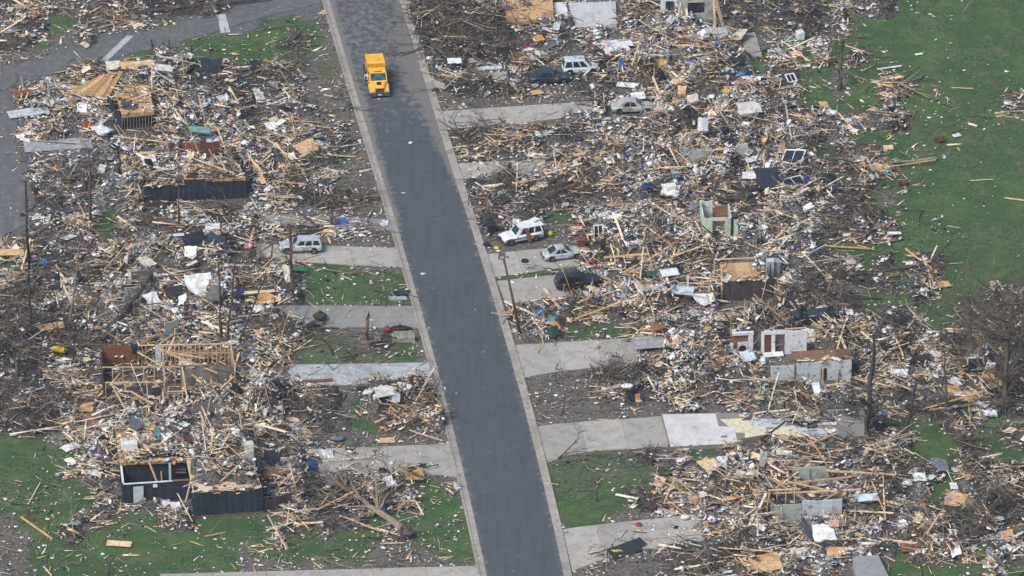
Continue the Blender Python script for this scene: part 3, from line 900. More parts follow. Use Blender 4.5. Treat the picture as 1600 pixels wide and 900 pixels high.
put(fp, 'firebox', MB().box((cx, -0.03, 0.48), (ow * 2.1, 0.05, 0.96)), M_DARKPIT, M)
keep([(1138, 555), (1178, 553), (1176, 540), (1140, 542)], 0.15)

pw = empty('partition_wall', G(1224, 552), 0, 'white partition wall with brown door and dark doorway', 'wall')
bpy.context.view_layer.update()
HP = 2.85
solid_wall(pw, (1189, 554), (1194, 554), HP, M_WHITE)
solid_wall(pw, (1194, 554), (1205, 553), HP - 0.45, W_RUST, name='door', t=0.08)
o = solid_wall(pw, (1194, 554), (1226, 553), 0.42, M_WHITE, name='lintel'); o.location.z += HP - 0.43
solid_wall(pw, (1205, 553), (1211, 553), HP - 0.44, M_WHITE)
solid_wall(pw, (1211, 549), (1226, 548), HP - 0.5, W_GREYPANEL, name='back_panel', t=0.06)
solid_wall(pw, (1226, 553), (1260, 551), HP, M_WHITE)
stud_wall(pw, (1226, 549), (1260, 547), HP * 0.96, gap=0.6)
keep([(1188, 560), (1262, 556), (1260, 545), (1188, 547)], 0.15)

h6 = empty('ruined_house', G(1268, 598), 0, 'low pale blue-grey wall under a brown floor strip, by the white partition', 'ruined house')
bpy.context.view_layer.update()
solid_wall(h6, (1204, 600), (1241, 598), 2.15, M_BLUEGREY)
solid_wall(h6, (1243, 598), (1282, 595), 2.35, M_BLUEGREY)
solid_wall(h6, (1292, 594), (1330, 592), 2.35, M_BLUEGREY)
o = solid_wall(h6, (1282, 595), (1292, 594), 0.8, M_BLUEGREY, name='lintel'); o.location.z += 1.5
bar_part(h6, 'corner_post', G(1285, 597), G(1285, 597) + Vector((0, 0, 1.7)), 0.17, W_PALE)
bar_part(h6, 'corner_post', G(1308, 596), G(1308, 596) + Vector((0, 0, 1.6)), 0.17, W_PALE)
bar_part(h6, 'corner_post', G(1242, 598.5), G(1242, 598.5) + Vector((0, 0, 2.2)), 0.16, W_BROWN)
deck(h6, [(1236, 549), (1327, 545), (1330, 561), (1242, 565)], 2.4, W_BROWN, 4, 1)
boards_wall(h6, (1330, 592), (1326, 568), 2.3, W_GREYPANEL, bw=0.6)
platform([(1236, 549), (1327, 545), (1330, 561), (1242, 565)], 2.45, 0.08)
keep([(1204, 606), (1330, 600), (1332, 578), (1240, 582)], 0.3)

ragged_edge(h6, (1242, 564), (1330, 560), 2.45, 16)
# cleared floor slab with peeled flooring
h7 = empty('house_foundation', G(1195, 690), 0, 'cleared house slab with white flooring and torn yellow underlay', 'foundation')
bpy.context.view_layer.update()
def slab_part(root, name, pxpoly, z0, z1, material):
    poly = [G(p[0], p[1], z1) for p in pxpoly]
    ar = sum(poly[i].x * poly[(i + 1) % len(poly)].y - poly[(i + 1) % len(poly)].x * poly[i].y for i in range(len(poly)))
    if ar < 0: poly.reverse()
    o = MB().prism([(p.x - root.location.x, p.y - root.location.y) for p in poly], z0, z1).build(name, material, root)
    return o
ZS = 0.42
slab_part(h7, 'slab', [(1033, 647), (1200, 644), (1350, 638), (1357, 681), (1200, 689), (1048, 699)], -0.1, ZS, concrete('foundation_concrete', (0.235, 0.225, 0.205)))
slab_part(h7, 'white_flooring', [(1035, 647.5), (1118, 646), (1123, 666), (1148, 667), (1152, 692), (1048, 698)], ZS + 0.003, ZS + 0.03, mat('white_flooring', (0.56, 0.55, 0.53), 0.7, vary=0.10, scale=0.8, dirt_amt=0.12))
for i, (poly, mm) in enumerate((([(1125, 655), (1163, 653), (1168, 676), (1151, 676)], M_YELLOW), ([(1163, 657), (1195, 655), (1199, 683), (1164, 684)], M_YELLOW), ([(1168, 654), (1232, 656), (1225, 668), (1175, 667)], M_BLUEGREY),
        ([(1198, 672), (1240, 664), (1262, 683), (1215, 681)], M_YELLOW), ([(1230, 665), (1300, 671), (1308, 682), (1262, 683)], M_BLUEGREY), ([(1240, 652), (1306, 650), (1308, 664), (1252, 663)], M_PLASTER))):
    slab_part(h7, 'underlay_sheet', poly, ZS + 0.004 + 0.011 * i, ZS + 0.012 + 0.011 * i, mm)
slab_part(h7, 'bare_earth_patch', [(1200, 678), (1255, 684), (1255, 686), (1160, 690), (1155, 686)], ZS + 0.075, ZS + 0.085, M_SOIL)
for a, b in (((1237, 662), (1254, 655)), ((1254, 655), (1252, 667)), ((1241, 659), (1258, 667)), ((1262, 657), (1262, 669)), ((1262, 669), (1276, 666)), ((1276, 666), (1274, 660)), ((1274, 660), (1263, 663)), ((1225, 660), (1185, 690))):
    bar_part(h7, 'black_pipe', G(*a, ZS + 0.14), G(*b, ZS + 0.14), 0.11, M_BLACKPL)
for a, b in (((1127, 684), (1136, 680)), ((1129, 680), (1135, 684))):
    bar_part(h7, 'spray_mark', G(*a, ZS + 0.034), G(*b, ZS + 0.034), 0.10, M_BLACKPL, 0.006)
keep([(1033, 646), (1350, 637), (1360, 684), (1200, 692), (1048, 700)], 0.02)
platform([(1155, 647), (1345, 639), (1348, 660), (1260, 664), (1165, 656)], ZS + 0.02, 0.3)

# lowest house right
h8 = empty('ruined_house', G(1258, 817), 0, 'pale grey cellar wall and sage wall among piled rafters', 'ruined house')
bpy.context.view_layer.update()
solid_wall(h8, (1203, 818), (1252, 816), 2.2, M_SAGE)
solid_wall(h8, (1253, 816), (1315, 813), 2.55, M_BLUEGREY)
solid_wall(h8, (1315, 813), (1309, 790), 2.5, W_BROWN, name='end_wall')
boards_wall(h8, (1198, 822), (1203, 800), 2.4, W_TAN, bw=0.8)
stud_wall(h8, (1200, 800), (1250, 798), 2.6, gap=0.9, sparse=0.8)
solid_wall(h8, (1238, 757), (1295, 754), 2.0, M_SAGE)
bar_part(h8, 'corner_post', G(1264, 757.5), G(1264, 757.5) + Vector((0, 0, 2.0)), 0.1, W_PALE)
for a, b in (((1215, 757), (1330, 745)), ((1190, 772), (1345, 765)), ((1230, 752), (1310, 770)), ((1275, 788), (1345, 752)), ((1200, 745), (1260, 782)), ((1290, 735), (1400, 742))):
    bar_part(h8, 'fallen_rafter', G(*a, 1.7), G(*b, 1.9), 0.14, W_PALE)
keep([(1200, 822), (1316, 817), (1314, 804), (1202, 808)], 0.2)

tank = empty('concrete_vault', G(1362, 905), 0, 'plain grey concrete block at the lowest edge beside broken boards', 'concrete block')
bpy.context.view_layer.update()
m = MB(); zt = 1.0
top = [G(1332, 872, zt), G(1372, 868, zt), G(1390, 905, zt), G(1338, 908, zt)]
m.hexa([Vector((p.x, p.y, -.1)) - tank.location for p in reversed(top)], [Vector((p.x, p.y, zt)) - tank.location for p in reversed(top)])
m.build('block', concrete('vault_concrete', (0.30, 0.31, 0.31)), tank)
m = MB(); m.hexa([Vector((p.x, p.y, zt + .004)) * 1 - tank.location for p in reversed(top)], [Vector((p.x, p.y, zt + 0.10)) - tank.location for p in reversed(top)])
m.build('lid', concrete('vault_lid', (0.33, 0.335, 0.33)), tank)
keep([(1330, 900), (1395, 900), (1395, 930), (1330, 930)], 0.1)

# far houses at the top
h9 = empty('ruined_house', G(828, 40), 0, 'large tan plywood floor at the top beside the pale slab', 'ruined house')
bpy.context.view_layer.update()
deck(h9, [(789, -12), (862, -14), (866, 28), (791, 37)], 0.9, W_TAN, 4, 4, joist=True)
platform([(789, -12), (862, -14), (866, 28), (791, 37)], 0.95, 0.06)
h10 = empty('house_foundation', G(925, 40), 0, 'pale dusty concrete slab at the top, right of the tan plywood floor', 'foundation')
bpy.context.view_layer.update()
slab_part(h10, 'slab', [(888, 4), (962, 2), (964, 40), (900, 42)], -0.1, 0.2, M_CONC_L)
slab_part(h10, 'slab', [(864, 4), (884, 3), (889, 27), (869, 28)], -0.1, 0.22, M_WHITE)
slab_part(h10, 'slab', [(936, 63), (985, 61), (996, 82), (946, 84)], -0.1, 0.2, M_WHITE)
keep([(888, 4), (962, 2), (964, 40), (900, 42)], 0.12); keep([(936, 63), (985, 61), (996, 82), (946, 84)], 0.05); keep([(864, 4), (884, 3), (889, 27), (869, 28)], 0.1)
h11 = empty('ruined_house', G(1085, 40), 0, 'grey house shell with a dark window and two leaning white posts', 'ruined house')
bpy.context.view_layer.update()
solid_wall(h11, (1060, 34), (1074, 33), 3.4, M_SAGE)
solid_wall(h11, (1101, 32), (1114, 31), 3.4, M_SAGE)
o = solid_wall(h11, (1074, 33), (1101, 32), 1.0, M_SAGE); 
o = solid_wall(h11, (1074, 33), (1101, 32), 1.0, M_SAGE, name='lintel'); o.location.z += 2.35
solid_wall(h11, (1075, 32), (1100, 31), 2.4, M_GLASS, name='window', t=0.05)
solid_wall(h11, (1032, 26), (1057, 25), 2.2, M_WHITE, name='garage_door', t=0.1)
solid_wall(h11, (1040, 27), (1052, 26.5), 2.0, M_DARKPIT, name='doorway', t=0.14)  # solid near-black slab, painted as the shade in a door opening
solid_wall(h11, (1060, 34), (1058, 5), 3.2, M_SAGE)
bar_part(h11, 'leaning_post', G(1117, 42), G(1114, 34) + Vector((0, 0, 3.6)), 0.26, W_PALE)
bar_part(h11, 'leaning_post', G(1130, 42), G(1116, 34) + Vector((0, 0, 3.5)), 0.26, W_PALE)
slab_part(h11, 'slab', [(1092, 44), (1136, 42), (1140, 65), (1108, 67)], -0.1, 0.25, M_CONC_L)
keep([(1092, 44), (1136, 42), (1140, 65), (1108, 67)], 0.1)
boards_wall(h11, (1040, 73), (1095, 70), 1.0, W_BROWN, bw=0.9, name='wall_panel', ragged=0.3)
solid_wall(h11, (1050, 98), (1065, 97), 1.7, W_GREYPANEL, name='wall_panel')
slab_part(h11, 'path_slab', [(1158, 52), (1180, 51), (1191, 87), (1165, 88)], -0.1, 0.15, M_CONC)
keep([(1158, 52), (1180, 51), (1191, 87), (1165, 88)], 0.1)
# walls between the tan sedan and the green closet
h12 = empty('ruined_house', G(1090, 262), 0, 'broken sage plaster walls and grey panel behind splintered frames', 'ruined house')
bpy.context.view_layer.update()
solid_wall(h12, (1062, 256), (1076, 255), 2.0, M_SAGE)
solid_wall(h12, (1076, 262), (1112, 260), 2.3, M_SAGE)
solid_wall(h12, (1062, 256), (1066, 240), 2.0, M_SAGE)
solid_wall(h12, (1151, 250), (1168, 249), 2.0, M_BLUEGREY)
stud_wall(h12, (1100, 262), (1150, 258), 2.4, gap=0.7, sparse=0.6, lean=0.2)
h13 = empty('ruined_house', G(215, 480), 0, 'pale concrete porch walls in the litter behind the dark leaning trunk', 'ruined house')
bpy.context.view_layer.update()
solid_wall(h13, (195, 466), (232, 462), 1.3, M_SAGE)
solid_wall(h13, (205, 445), (240, 440), 1.6, W_GREYPANEL)
solid_wall(h13, (258, 530), (278, 524), 2.0, M_SAGE)
stud_wall(h13, (266, 510), (300, 505), 1.5, W_BROWN, gap=0.4)
solid_wall(h13, (260, 472), (286, 468), 1.8, W_UMBER)

# ================================================================== vehicles
def paint(name, rgb, rough=0.32, dirt=0.35):
    return mat(name, rgb, rough, 0.0, vary=0.10, scale=1.2, spec=0.5, dirt_amt=dirt, grime=(0.16, 0.14, 0.12))

def loft(stations, crumple=0.0, seed=0):
    """stations: (x, half width, z bottom, z top); closed body shell"""
    rnd = random.Random(seed)
    m = MB(); rings = []
    for x, w, zb, zt in stations:
        d = zt - zb
        half = [(0.86 * w, zb), (0.97 * w, zb + 0.14 * d), (w, zb + 0.45 * d), (0.985 * w, zb + 0.75 * d), (0.90 * w, zb + 0.97 * d), (0.55 * w, zt + 0.012)]
        ring = [(x, y, z) for y, z in half] + [(x, -y, z) for y, z in reversed(half)]
        rings.append([(px + rnd.gauss(0, crumple), py + rnd.gauss(0, crumple), pz + rnd.gauss(0, crumple)) for px, py, pz in ring])
    n = len(rings[0])
    vs = [v for r in rings for v in r]; fs = []
    for i in range(len(rings) - 1):
        for k in range(n):
            fs.append((i * n + k, (i + 1) * n + k, (i + 1) * n + (k + 1) % n, i * n + (k + 1) % n))
    fs.append(tuple(range(n))); fs.append(tuple(range(len(vs) - 1, len(vs) - n - 1, -1)))
    return m.add(vs, fs)

def wheel(root, x, y, r, w, rimmat):
    m = MB(); n = 18
    prof = [(r * 0.62, -w / 2), (r * 0.93, -w / 2), (r, -w * 0.3), (r, w * 0.3), (r * 0.93, w / 2), (r * 0.62, w / 2)]
    rings = [[(pr * math.cos(2 * math.pi * k / n), py, pr * math.sin(2 * math.pi * k / n)) for k in range(n)] for pr, py in prof]
    vs = [v for rr in rings for v in rr]; L = len(prof)
    fs = [(i * n + k, i * n + (k + 1) % n, ((i + 1) % L) * n + (k + 1) % n, ((i + 1) % L) * n + k) for i in range(L) for k in range(n)]
    wo = m.add(vs, fs).build('wheel', M_RUBBER, root, True)
    wo.location = (x, y, r)
    m = MB()
    ring = [(r * 0.61 * math.cos(2 * math.pi * k / 14), 0, r * 0.61 * math.sin(2 * math.pi * k / 14)) for k in range(14)]
    s = 1 if y > 0 else -1
    m.add([(0, s * w * 0.30, 0)] + [(a, s * w * 0.42, c) for a, b, c in ring], [(0, 1 + k, 1 + (k + 1) % 14) for k in range(14)] + [(1 + k, 0, 1 + (k + 1) % 14) for k in range(14)])
    m.build('rim', rimmat, wo)
    return wo

def quad_plate(pts, t):
    """thin pane from four corner points, pushed outwards by t"""
    p = [Vector(v) for v in pts]
    n = (p[1] - p[0]).cross(p[3] - p[0]).normalized() * t
    return MB().hexa([v - n * 0.3 for v in p], [v + n for v in p])

def car(name, px, py, yaw, color, label, L=4.6, W=1.78, H=1.42, kind='sedan', crumple=0.0, roof_drop=0.0, tilt=(0, 0), z=0.0, flip=False, wheels=True, missing=(), glass=None, seed=1):
    root = empty(name, G(px, py) + Vector((0, 0, z)), 0, label, {'pickup': 'car'}.get(kind, 'car'))
    root.rotation_euler = (tilt[0] + (math.pi if flip else 0), tilt[1], yaw)
    glass = glass or M_GLASS
    w = W / 2; r = 0.33 if kind != 'suv' else 0.37
    zb = 0.24 if kind != 'suv' else 0.34
    belt = 0.86 if kind != 'suv' else 1.02
    hood = belt - 0.08
    wf, wr = L * 0.31, -L * 0.30
    a = r + 0.07
    st = [(-L / 2, w * 0.80, zb + .22, belt - 0.20), (-L / 2 + .06, w * 0.90, zb + 0.06, belt - 0.06), (-L / 2 + 0.25, w * 0.96, zb + 0.02, belt)]
    st += [(wr - a, w, zb, belt), (wr - a + .04, w, r + .18, belt), (wr - a * .5, w, 2 * r + .02, belt + .01), (wr + a * .5, w, 2 * r + .02, belt + .01), (wr + a - .04, w, r + .18, belt), (wr + a, w, zb, belt)]
    st += [(0, w, zb, belt), (wf - a, w, zb, belt - 0.02), (wf - a + .04, w, r + .18, hood), (wf - a * .5, w * .99, 2 * r + .02, hood), (wf + a * .5, w * .97, 2 * r + .02, hood - .02), (wf + a - .04, w * .95, r + .18, hood - .05), (wf + a, w * .94, zb, hood - .06)]
    st += [(L / 2 - 0.10, w * 0.88, zb + .02, hood - 0.14), (L / 2, w * 0.76, zb + .14, hood - 0.26)]
    loft(st, crumple, seed).build('body', color, root, True)
    # cabin
    if kind == 'sedan': x0, x1, x2, x3 = -L * 0.36, -L * 0.20, L * 0.06, L * 0.21
    elif kind == 'coupe': x0, x1, x2, x3 = -L * 0.38, -L * 0.17, L * 0.03, L * 0.20
    elif kind == 'van': x0, x1, x2, x3 = -L * 0.485, -L * 0.43, L * 0.10, L * 0.30
    else: x0, x1, x2, x3 = -L * 0.485, -L * 0.44, L * 0.06, L * 0.20
    hz = H - roof_drop
    wb, wt = w * 0.90, w * 0.74
    rnd = random.Random(seed + 5)
    j = lambda: rnd.gauss(0, crumple * 1.5)
    B = [Vector((x0, wb, belt - .02)), Vector((x3, wb * .97, belt - .04)), Vector((x3, -wb * .97, belt - .04)), Vector((x0, -wb, belt - .02))]
    T = [Vector((x1 + j(), wt + j(), hz + j())), Vector((x2 + j(), wt * .97 + j(), hz - .02 + j())), Vector((x2 + j(), -wt * .97 + j(), hz - .02 + j())), Vector((x1 + j(), -wt + j(), hz + j()))]
    m = MB(); m.hexa([B[3], B[2], B[1], B[0]], [T[3], T[2], T[1], T[0]])
    cab = m.build('cabin', color, root)
    # slightly domed roof skin
    c = sum(T, Vector()) / 4 + Vector((0, 0, 0.035))
    MB().add([*T, c], [(1, 0, 4), (2, 1, 4), (3, 2, 4), (0, 3, 4)]).build('roof', color, root, True)
    def onside(s, u, v):
        Bq, Tq = ((B[0], B[1]), (T[0], T[1])) if s > 0 else ((B[3], B[2]), (T[3], T[2]))
        return Bq[0].lerp(Bq[1], u).lerp(Tq[0].lerp(Tq[1], u), v)
    cuts = {'sedan': [(.20, .48), (.52, .80)], 'coupe': [(.24, .48), (.52, .82)], 'van': [(.05, .33), (.36, .62), (.65, .88)], 'suv': [(.05, .30), (.34, .58), (.62, .86)]}[kind]
    for s in (1, -1):
        for u0, u1 in cuts:
            p = [onside(s, u0, .14), onside(s, u1, .14), onside(s, u1 - (.02 if kind != 'coupe' else .06), .88), onside(s, u0 + .03, .88)]
            if s < 0: p = [p[1], p[0], p[3], p[2]]
            p = p[::-1] if s > 0 else p[::-1]
            quad_plate(p, 0.012).build('side_window', glass, root)
        for u0, u1 in cuts[-2:]:
            xa, xb = onside(s, u0, 0).x - .04, onside(s, u1, 0).x + .06
            d = MB().box(((xa + xb) / 2, s * w * 0.992, belt - 0.30), (xb - xa - .02, 0.03, 0.40)).build('door', color, root)
            MB().box((xa + .12, s * (w * 0.992 + .02), belt - 0.16), (0.16, 0.02, 0.03)).build('handle', M_BLACKPL, d)
    def face(P0, P1, Q0, Q1, nm):
        a = [P0.lerp(P1, .07).lerp(Q0.lerp(Q1, .07), .12), P0.lerp(P1, .93).lerp(Q0.lerp(Q1, .93), .12), P0.lerp(P1, .91).lerp(Q0.lerp(Q1, .91), .90), P0.lerp(P1, .09).lerp(Q0.lerp(Q1, .09), .90)]
        quad_plate(a, 0.012).build(nm, glass, root)
    if 'windshield' not in missing: face(B[2], B[1], T[2], T[1], 'windshield')
    if 'rear' not in missing: face(B[0], B[3], T[0], T[3], 'rear_window')
    if wheels:
        for x in (wf, wr):
            for s in (1, -1): wheel(root, x, s * (w - 0.10), r, 0.22, M_CHROME)
    for s in (1, -1):
        MB().box((L / 2 - .05, s * w * .62, hood - .20), (0.10, 0.34, 0.13)).build('headlight', M_LAMP, root)
        MB().box((-L / 2 + .05, s * w * .68, belt - .20), (0.10, 0.26, 0.16)).build('tail_light', M_TAIL, root)
        MB().box((x3 - .12, s * (wb + .12), belt + .06), (0.12, 0.20, 0.13)).build('wing_mirror', color, root)
    MB().box((L / 2 - .02, 0, zb + .20), (0.16, W * .80, 0.20)).build('bumper', M_BLACKPL, root)
    MB().box((-L / 2 + .02, 0, zb + .22), (0.16, W * .82, 0.20)).build('bumper', M_BLACKPL, root)
    MB().box((L / 2 - .03, 0, hood - .22), (0.08, W * .34, 0.12)).build('grille', M_BLACKPL, root)
    return root
P_SILVER = paint('silver_paint', (0.42, 0.44, 0.46)); P_WHITE = paint('white_car_paint', (0.68, 0.69, 0.70), dirt=0.25)
P_NAVY = paint('navy_paint', (0.028, 0.034, 0.048), 0.35); P_BLACK = paint('black_car_paint', (0.020, 0.023, 0.026), 0.4, 0.3)
P_ICE = paint('pale_blue_paint', (0.52, 0.60, 0.64), dirt=0.2); P_TANS = paint('pale_tan_paint', (0.38, 0.38, 0.36))
car('dark_sedan', 859, 127, R(6), P_NAVY, 'dark navy sedan parked beside the pale blue van', L=4.75, H=1.40)
car('pale_van', 907, 112, R(7), P_ICE, 'pale ice blue van with dark windows at the litter edge', L=4.2, W=1.75, H=1.72, kind='van')
sc_ = car('tan_sedan', 989, 173, R(4), P_TANS, 'pale grey tan sedan half buried at the end of a driveway', L=5.0, H=1.45, crumple=0.012, missing=('rear',))
car('silver_coupe', 879, 402, R(15), P_SILVER, 'silver coupe with dented white bonnet behind the white jeep', L=4.5, H=1.38, kind='coupe', crumple=0.012)
car('crushed_car', 903, 447, R(12), P_BLACK, 'black crushed car covered in branches on a driveway', L=4.9, W=1.9, H=1.85, kind='suv', crumple=0.06, roof_drop=0.12, tilt=(R(3), R(-2)), seed=9)
car('silver_wagon', 470, 392, R(181), P_SILVER, 'silver estate car with crumpled front on the left driveway', L=4.7, H=1.62, kind='suv', crumple=0.015, seed=4)
car('overturned_car', 1277, 502, R(4), P_NAVY, 'dark car flipped on its roof beyond the white partition', L=4.9, H=1.42, flip=True, z=1.42, crumple=0.03, seed=3)
jeep = car('white_jeep', 814, 375, R(201), P_WHITE, 'white two-tone jeep with loose white roof at the kerbside', L=4.75, W=1.9, H=1.80, kind='suv', crumple=0.008, seed=2)
MB().box((-2.32, 0.1, 1.05), (0.10, 1.35, 0.95)).build('tailgate_shade_panel', M_DARKPIT, jeep)  # solid dark panel, painted as the shade inside the open rear
MB().box((-2.62, -0.75, 1.0), (0.75, 0.06, 0.9), (0, 0, .5)).build('swung_tailgate', M_WHITE, jeep)
MB().box((-0.5, 0.985, 0.95), (0.42, 0.10, 1.5), (0.15, 0.25, 0)).build('leaning_board', W_BROWN, jeep)
M_BAND = paint('grey_side_band', (0.10, 0.11, 0.12))
for s in (1, -1):
    MB().box((0, s * 0.965, 0.72), (4.2, 0.03, 0.16)).build('side_band', M_BAND, jeep)
m = MB(); m.hexa([Vector(v) for v in ((-2.35, -.78, 1.80), (.45, -.78, 1.78), (.45, .78, 1.78), (-2.35, .78, 1.80))], [Vector(v) for v in ((-2.3, -.72, 1.9), (.40, -.72, 1.86), (.40, .72, 1.86), (-2.3, .72, 1.9))])
m.build('roof_cap', M_WHITE, jeep)
MB().box((0.50, -0.70, 2.02), (0.25, 0.45, 0.45)).build('torn_roof_flap', M_WHITE, jeep)
MB().box((-1.7, -0.35, 2.02), (0.8, 0.9, 0.12), (0.2, 0.15, 0.3)).build('torn_roof_flap', M_WHITE, jeep)
for poly in ([(818, 132), (900, 128), (893, 100), (826, 108)], [(880, 116), (938, 114), (935, 98), (880, 100)], [(772, 392), (858, 380), (855, 355), (775, 368)], [(842, 412), (915, 404), (912, 388), (845, 392)],
             [(865, 458), (940, 450), (938, 430), (868, 436)], [(432, 402), (508, 400), (506, 380), (435, 382)]):
    keep(poly, 0.08)
keep([(945, 190), (1030, 188), (1030, 158), (945, 160)], 0.12); keep([(1238, 512), (1314, 508), (1312, 492), (1240, 494)], 0.25)

# yellow truck coming down the road
P_YEL = paint('yellow_truck_paint', (0.82, 0.45, 0.045), 0.35, 0.25)
P_YEL2 = paint('amber_box_paint', (0.74, 0.36, 0.03), 0.45, 0.25)
M_BROWNSEAM = mat('seam_brown', (0.30, 0.15, 0.03), .7)
tk = empty('yellow_truck', G(589, 137), 0, 'yellow delivery truck with boxy body driving down the street', 'truck')
tk.rotation_euler = (0, 0, R(-82.6))
# local x = forwards; origin on the ground below the middle
def tb(name, c, s, material, parent=tk, rot=(0, 0, 0)): return MB().box(c, s, rot).build(name, material, parent)
tb('chassis', (-0.3, 0, 0.62), (6.0, 0.9, 0.26), M_BLACKPL)
# bonnet with sloping top and flared fenders
m = MB(); m.hexa([Vector(v) for v in ((1.55, -.78, .62), (2.75, -.62, .62), (2.75, .62, .62), (1.55, .78, .62))], [Vector(v) for v in ((1.55, -.74, 1.62), (2.68, -.50, 1.34), (2.68, .50, 1.34), (1.55, .74, 1.62))])
m.build('bonnet', P_YEL, tk)
for s in (1, -1):
    m = MB(); m.hexa([Vector((1.35, s * .70, .95)), Vector((2.72, s * .55, .70)), Vector((2.72, s * 1.12, .70)), Vector((1.35, s * 1.18, .95))][::s], [Vector((1.45, s * .70, 1.30)), Vector((2.60, s * .52, 1.16)), Vector((2.55, s * 1.05, 1.10)), Vector((1.45, s * 1.12, 1.24))][::s])
    m.build('fender', P_YEL, tk)
    tb('headlight', (2.70, s * .84, 0.92), (0.10, 0.36, 0.22), M_LAMP)
    mm = tb('wing_mirror', (1.05, s * 1.38, 1.75), (0.12, 0.16, 0.62), M_BLACKPL)
    tb('mirror_arm', (1.05, s * 1.22, 1.78), (0.05, 0.34, 0.05), M_BLACKPL, mm)
    tb('step', (0.6, s * 1.02, 0.50), (1.1, 0.26, 0.10), M_BLACKPL)
tb('grille', (2.74, 0, 1.02), (0.08, 0.95, 0.44), M_BLACKPL)
for i in range(4): tb('grille_bar', (2.79, 0, 0.88 + i * 0.095), (0.03, 0.9, 0.025), M_CHROME)
tb('bumper', (2.80, 0, 0.58), (0.26, 2.25, 0.34), mat('bumper_grey', (0.10, 0.11, 0.12), 0.5, 0.2))
tb('number_plate', (2.945, 0, 0.58), (0.02, 0.42, 0.15), M_LAMP)
# cab
m = MB(); m.hexa([Vector(v) for v in ((-0.25, -1.0, .60), (1.60, -1.0, .60), (1.60, 1.0, .60), (-0.25, 1.0, .60))], [Vector(v) for v in ((-0.25, -1.0, 1.60), (1.60, -1.0, 1.60), (1.60, 1.0, 1.60), (-0.25, 1.0, 1.60))])
m.build('cab', P_YEL, tk)
B = [Vector(v) for v in ((-0.25, -1.0, 1.60), (1.58, -1.0, 1.60), (1.58, 1.0, 1.60), (-0.25, 1.0, 1.60))]
T = [Vector(v) for v in ((-0.20, -.94, 2.36), (0.95, -.94, 2.36), (0.95, .94, 2.36), (-0.20, .94, 2.36))]
MB().hexa(B, T).build('cab_top', P_YEL, tk)
m = MB(); m.hexa([Vector((v.x * 1.03 + .01, v.y * 1.03, 2.363)) for v in T], [Vector((v.x * .97, v.y * .95, 2.47)) for v in T]); m.build('cab_roof', P_YEL, tk)
def lerp2(P0, P1, Q0, Q1, u, v): return P0.lerp(P1, u).lerp(Q0.lerp(Q1, u), v)
wsm = mat('green_reflection_glass', (0.035, 0.085, 0.075), 0.10, vary=0.5, scale=1.2, spec=0.7)  # green reflection on the windshield, painted into the glass colour
quad_plate([lerp2(B[1], B[2], T[1], T[2], u, v) for u, v in ((.05, .08), (.95, .08), (.94, .93), (.06, .93))], .012).build('windshield', wsm, tk)
quad_plate([lerp2(B[2], B[3], T[2], T[3], u, v) for u, v in ((.10, .10), (.75, .10), (.75, .9), (.10, .9))], .012).build('side_window', M_GLASS, tk)
quad_plate([lerp2(B[0], B[1], T[0], T[1], u, v) for u, v in ((.25, .10), (.90, .10), (.90, .9), (.25, .9))], .012).build('side_window', M_GLASS, tk)
for s in (1, -1):
    d = tb('door', (0.55, s * 1.006, 1.10), (1.2, 0.03, 0.9), P_YEL)
    tb('handle', (0.1, s * 1.03, 1.32), (0.18, 0.03, 0.04), M_BLACKPL, d)
# box body
bxo = tb('box_body', (-1.75, 0, 1.72), (2.35, 1.95, 2.0), P_YEL2)
tb('box_roof', (-1.75, 0, 2.75), (2.43, 2.02, 0.06), P_YEL)
for yy in (-.48, .48): tb('panel_seam', (-0.565, yy, 1.9), (0.03, 0.03, 1.6), M_BROWNSEAM)
for xx in (-2.4, -1.75, -1.1): tb('roof_rib', (xx, 0, 2.79), (0.05, 1.98, 0.03), P_YEL2)
tb('cab_marker_light', (0.92, 0, 2.49), (0.08, 0.9, 0.05), M_TAIL)
tb('bonnet_vent', (2.0, 0, 1.535), (0.5, 0.5, 0.03), M_BLACKPL, rot=(0, R(14), 0))
for s in (1, -1): tb('wiper', (1.50, s * .4, 1.70), (0.04, 0.7, 0.04), M_BLACKPL)
tb('vent', (-0.56, 0.0, 2.25), (0.05, 0.22, 0.16), M_BLACKPL)
tb('corner_trim', (-0.57, -0.96, 1.72), (0.06, 0.06, 2.0), P_YEL); tb('corner_trim', (-0.57, 0.96, 1.72), (0.06, 0.06, 2.0), P_YEL)
tb('flat_bed', (-1.7, 0, 0.72), (2.8, 2.1, 0.10), M_BLACKPL)
tb('side_locker', (-0.6, -1.15, 1.15), (0.6, 0.32, 0.5), M_WHITE)
tb('side_locker', (-0.35, 0.98, 1.75), (0.16, 0.30, 0.30), M_YELLOW)
tb('ladder_rack', (-1.5, -1.25, 1.45), (1.7, 0.10, 0.75), M_BLACKPL)
for i in range(4): tb('ladder_rung', (-2.1 + i * 0.4, -1.31, 1.45), (0.05, 0.05, 0.7), M_CHROME)
for s in (1, -1):
    wheel(tk, 1.95, s * 0.96, 0.46, 0.27, M_CHROME)
    wheel(tk, -1.95, s * 0.90, 0.46, 0.42, M_CHROME)
tb('exhaust', (-0.38, 0.85, 1.4), (0.12, 0.12, 1.4), M_CHROME)

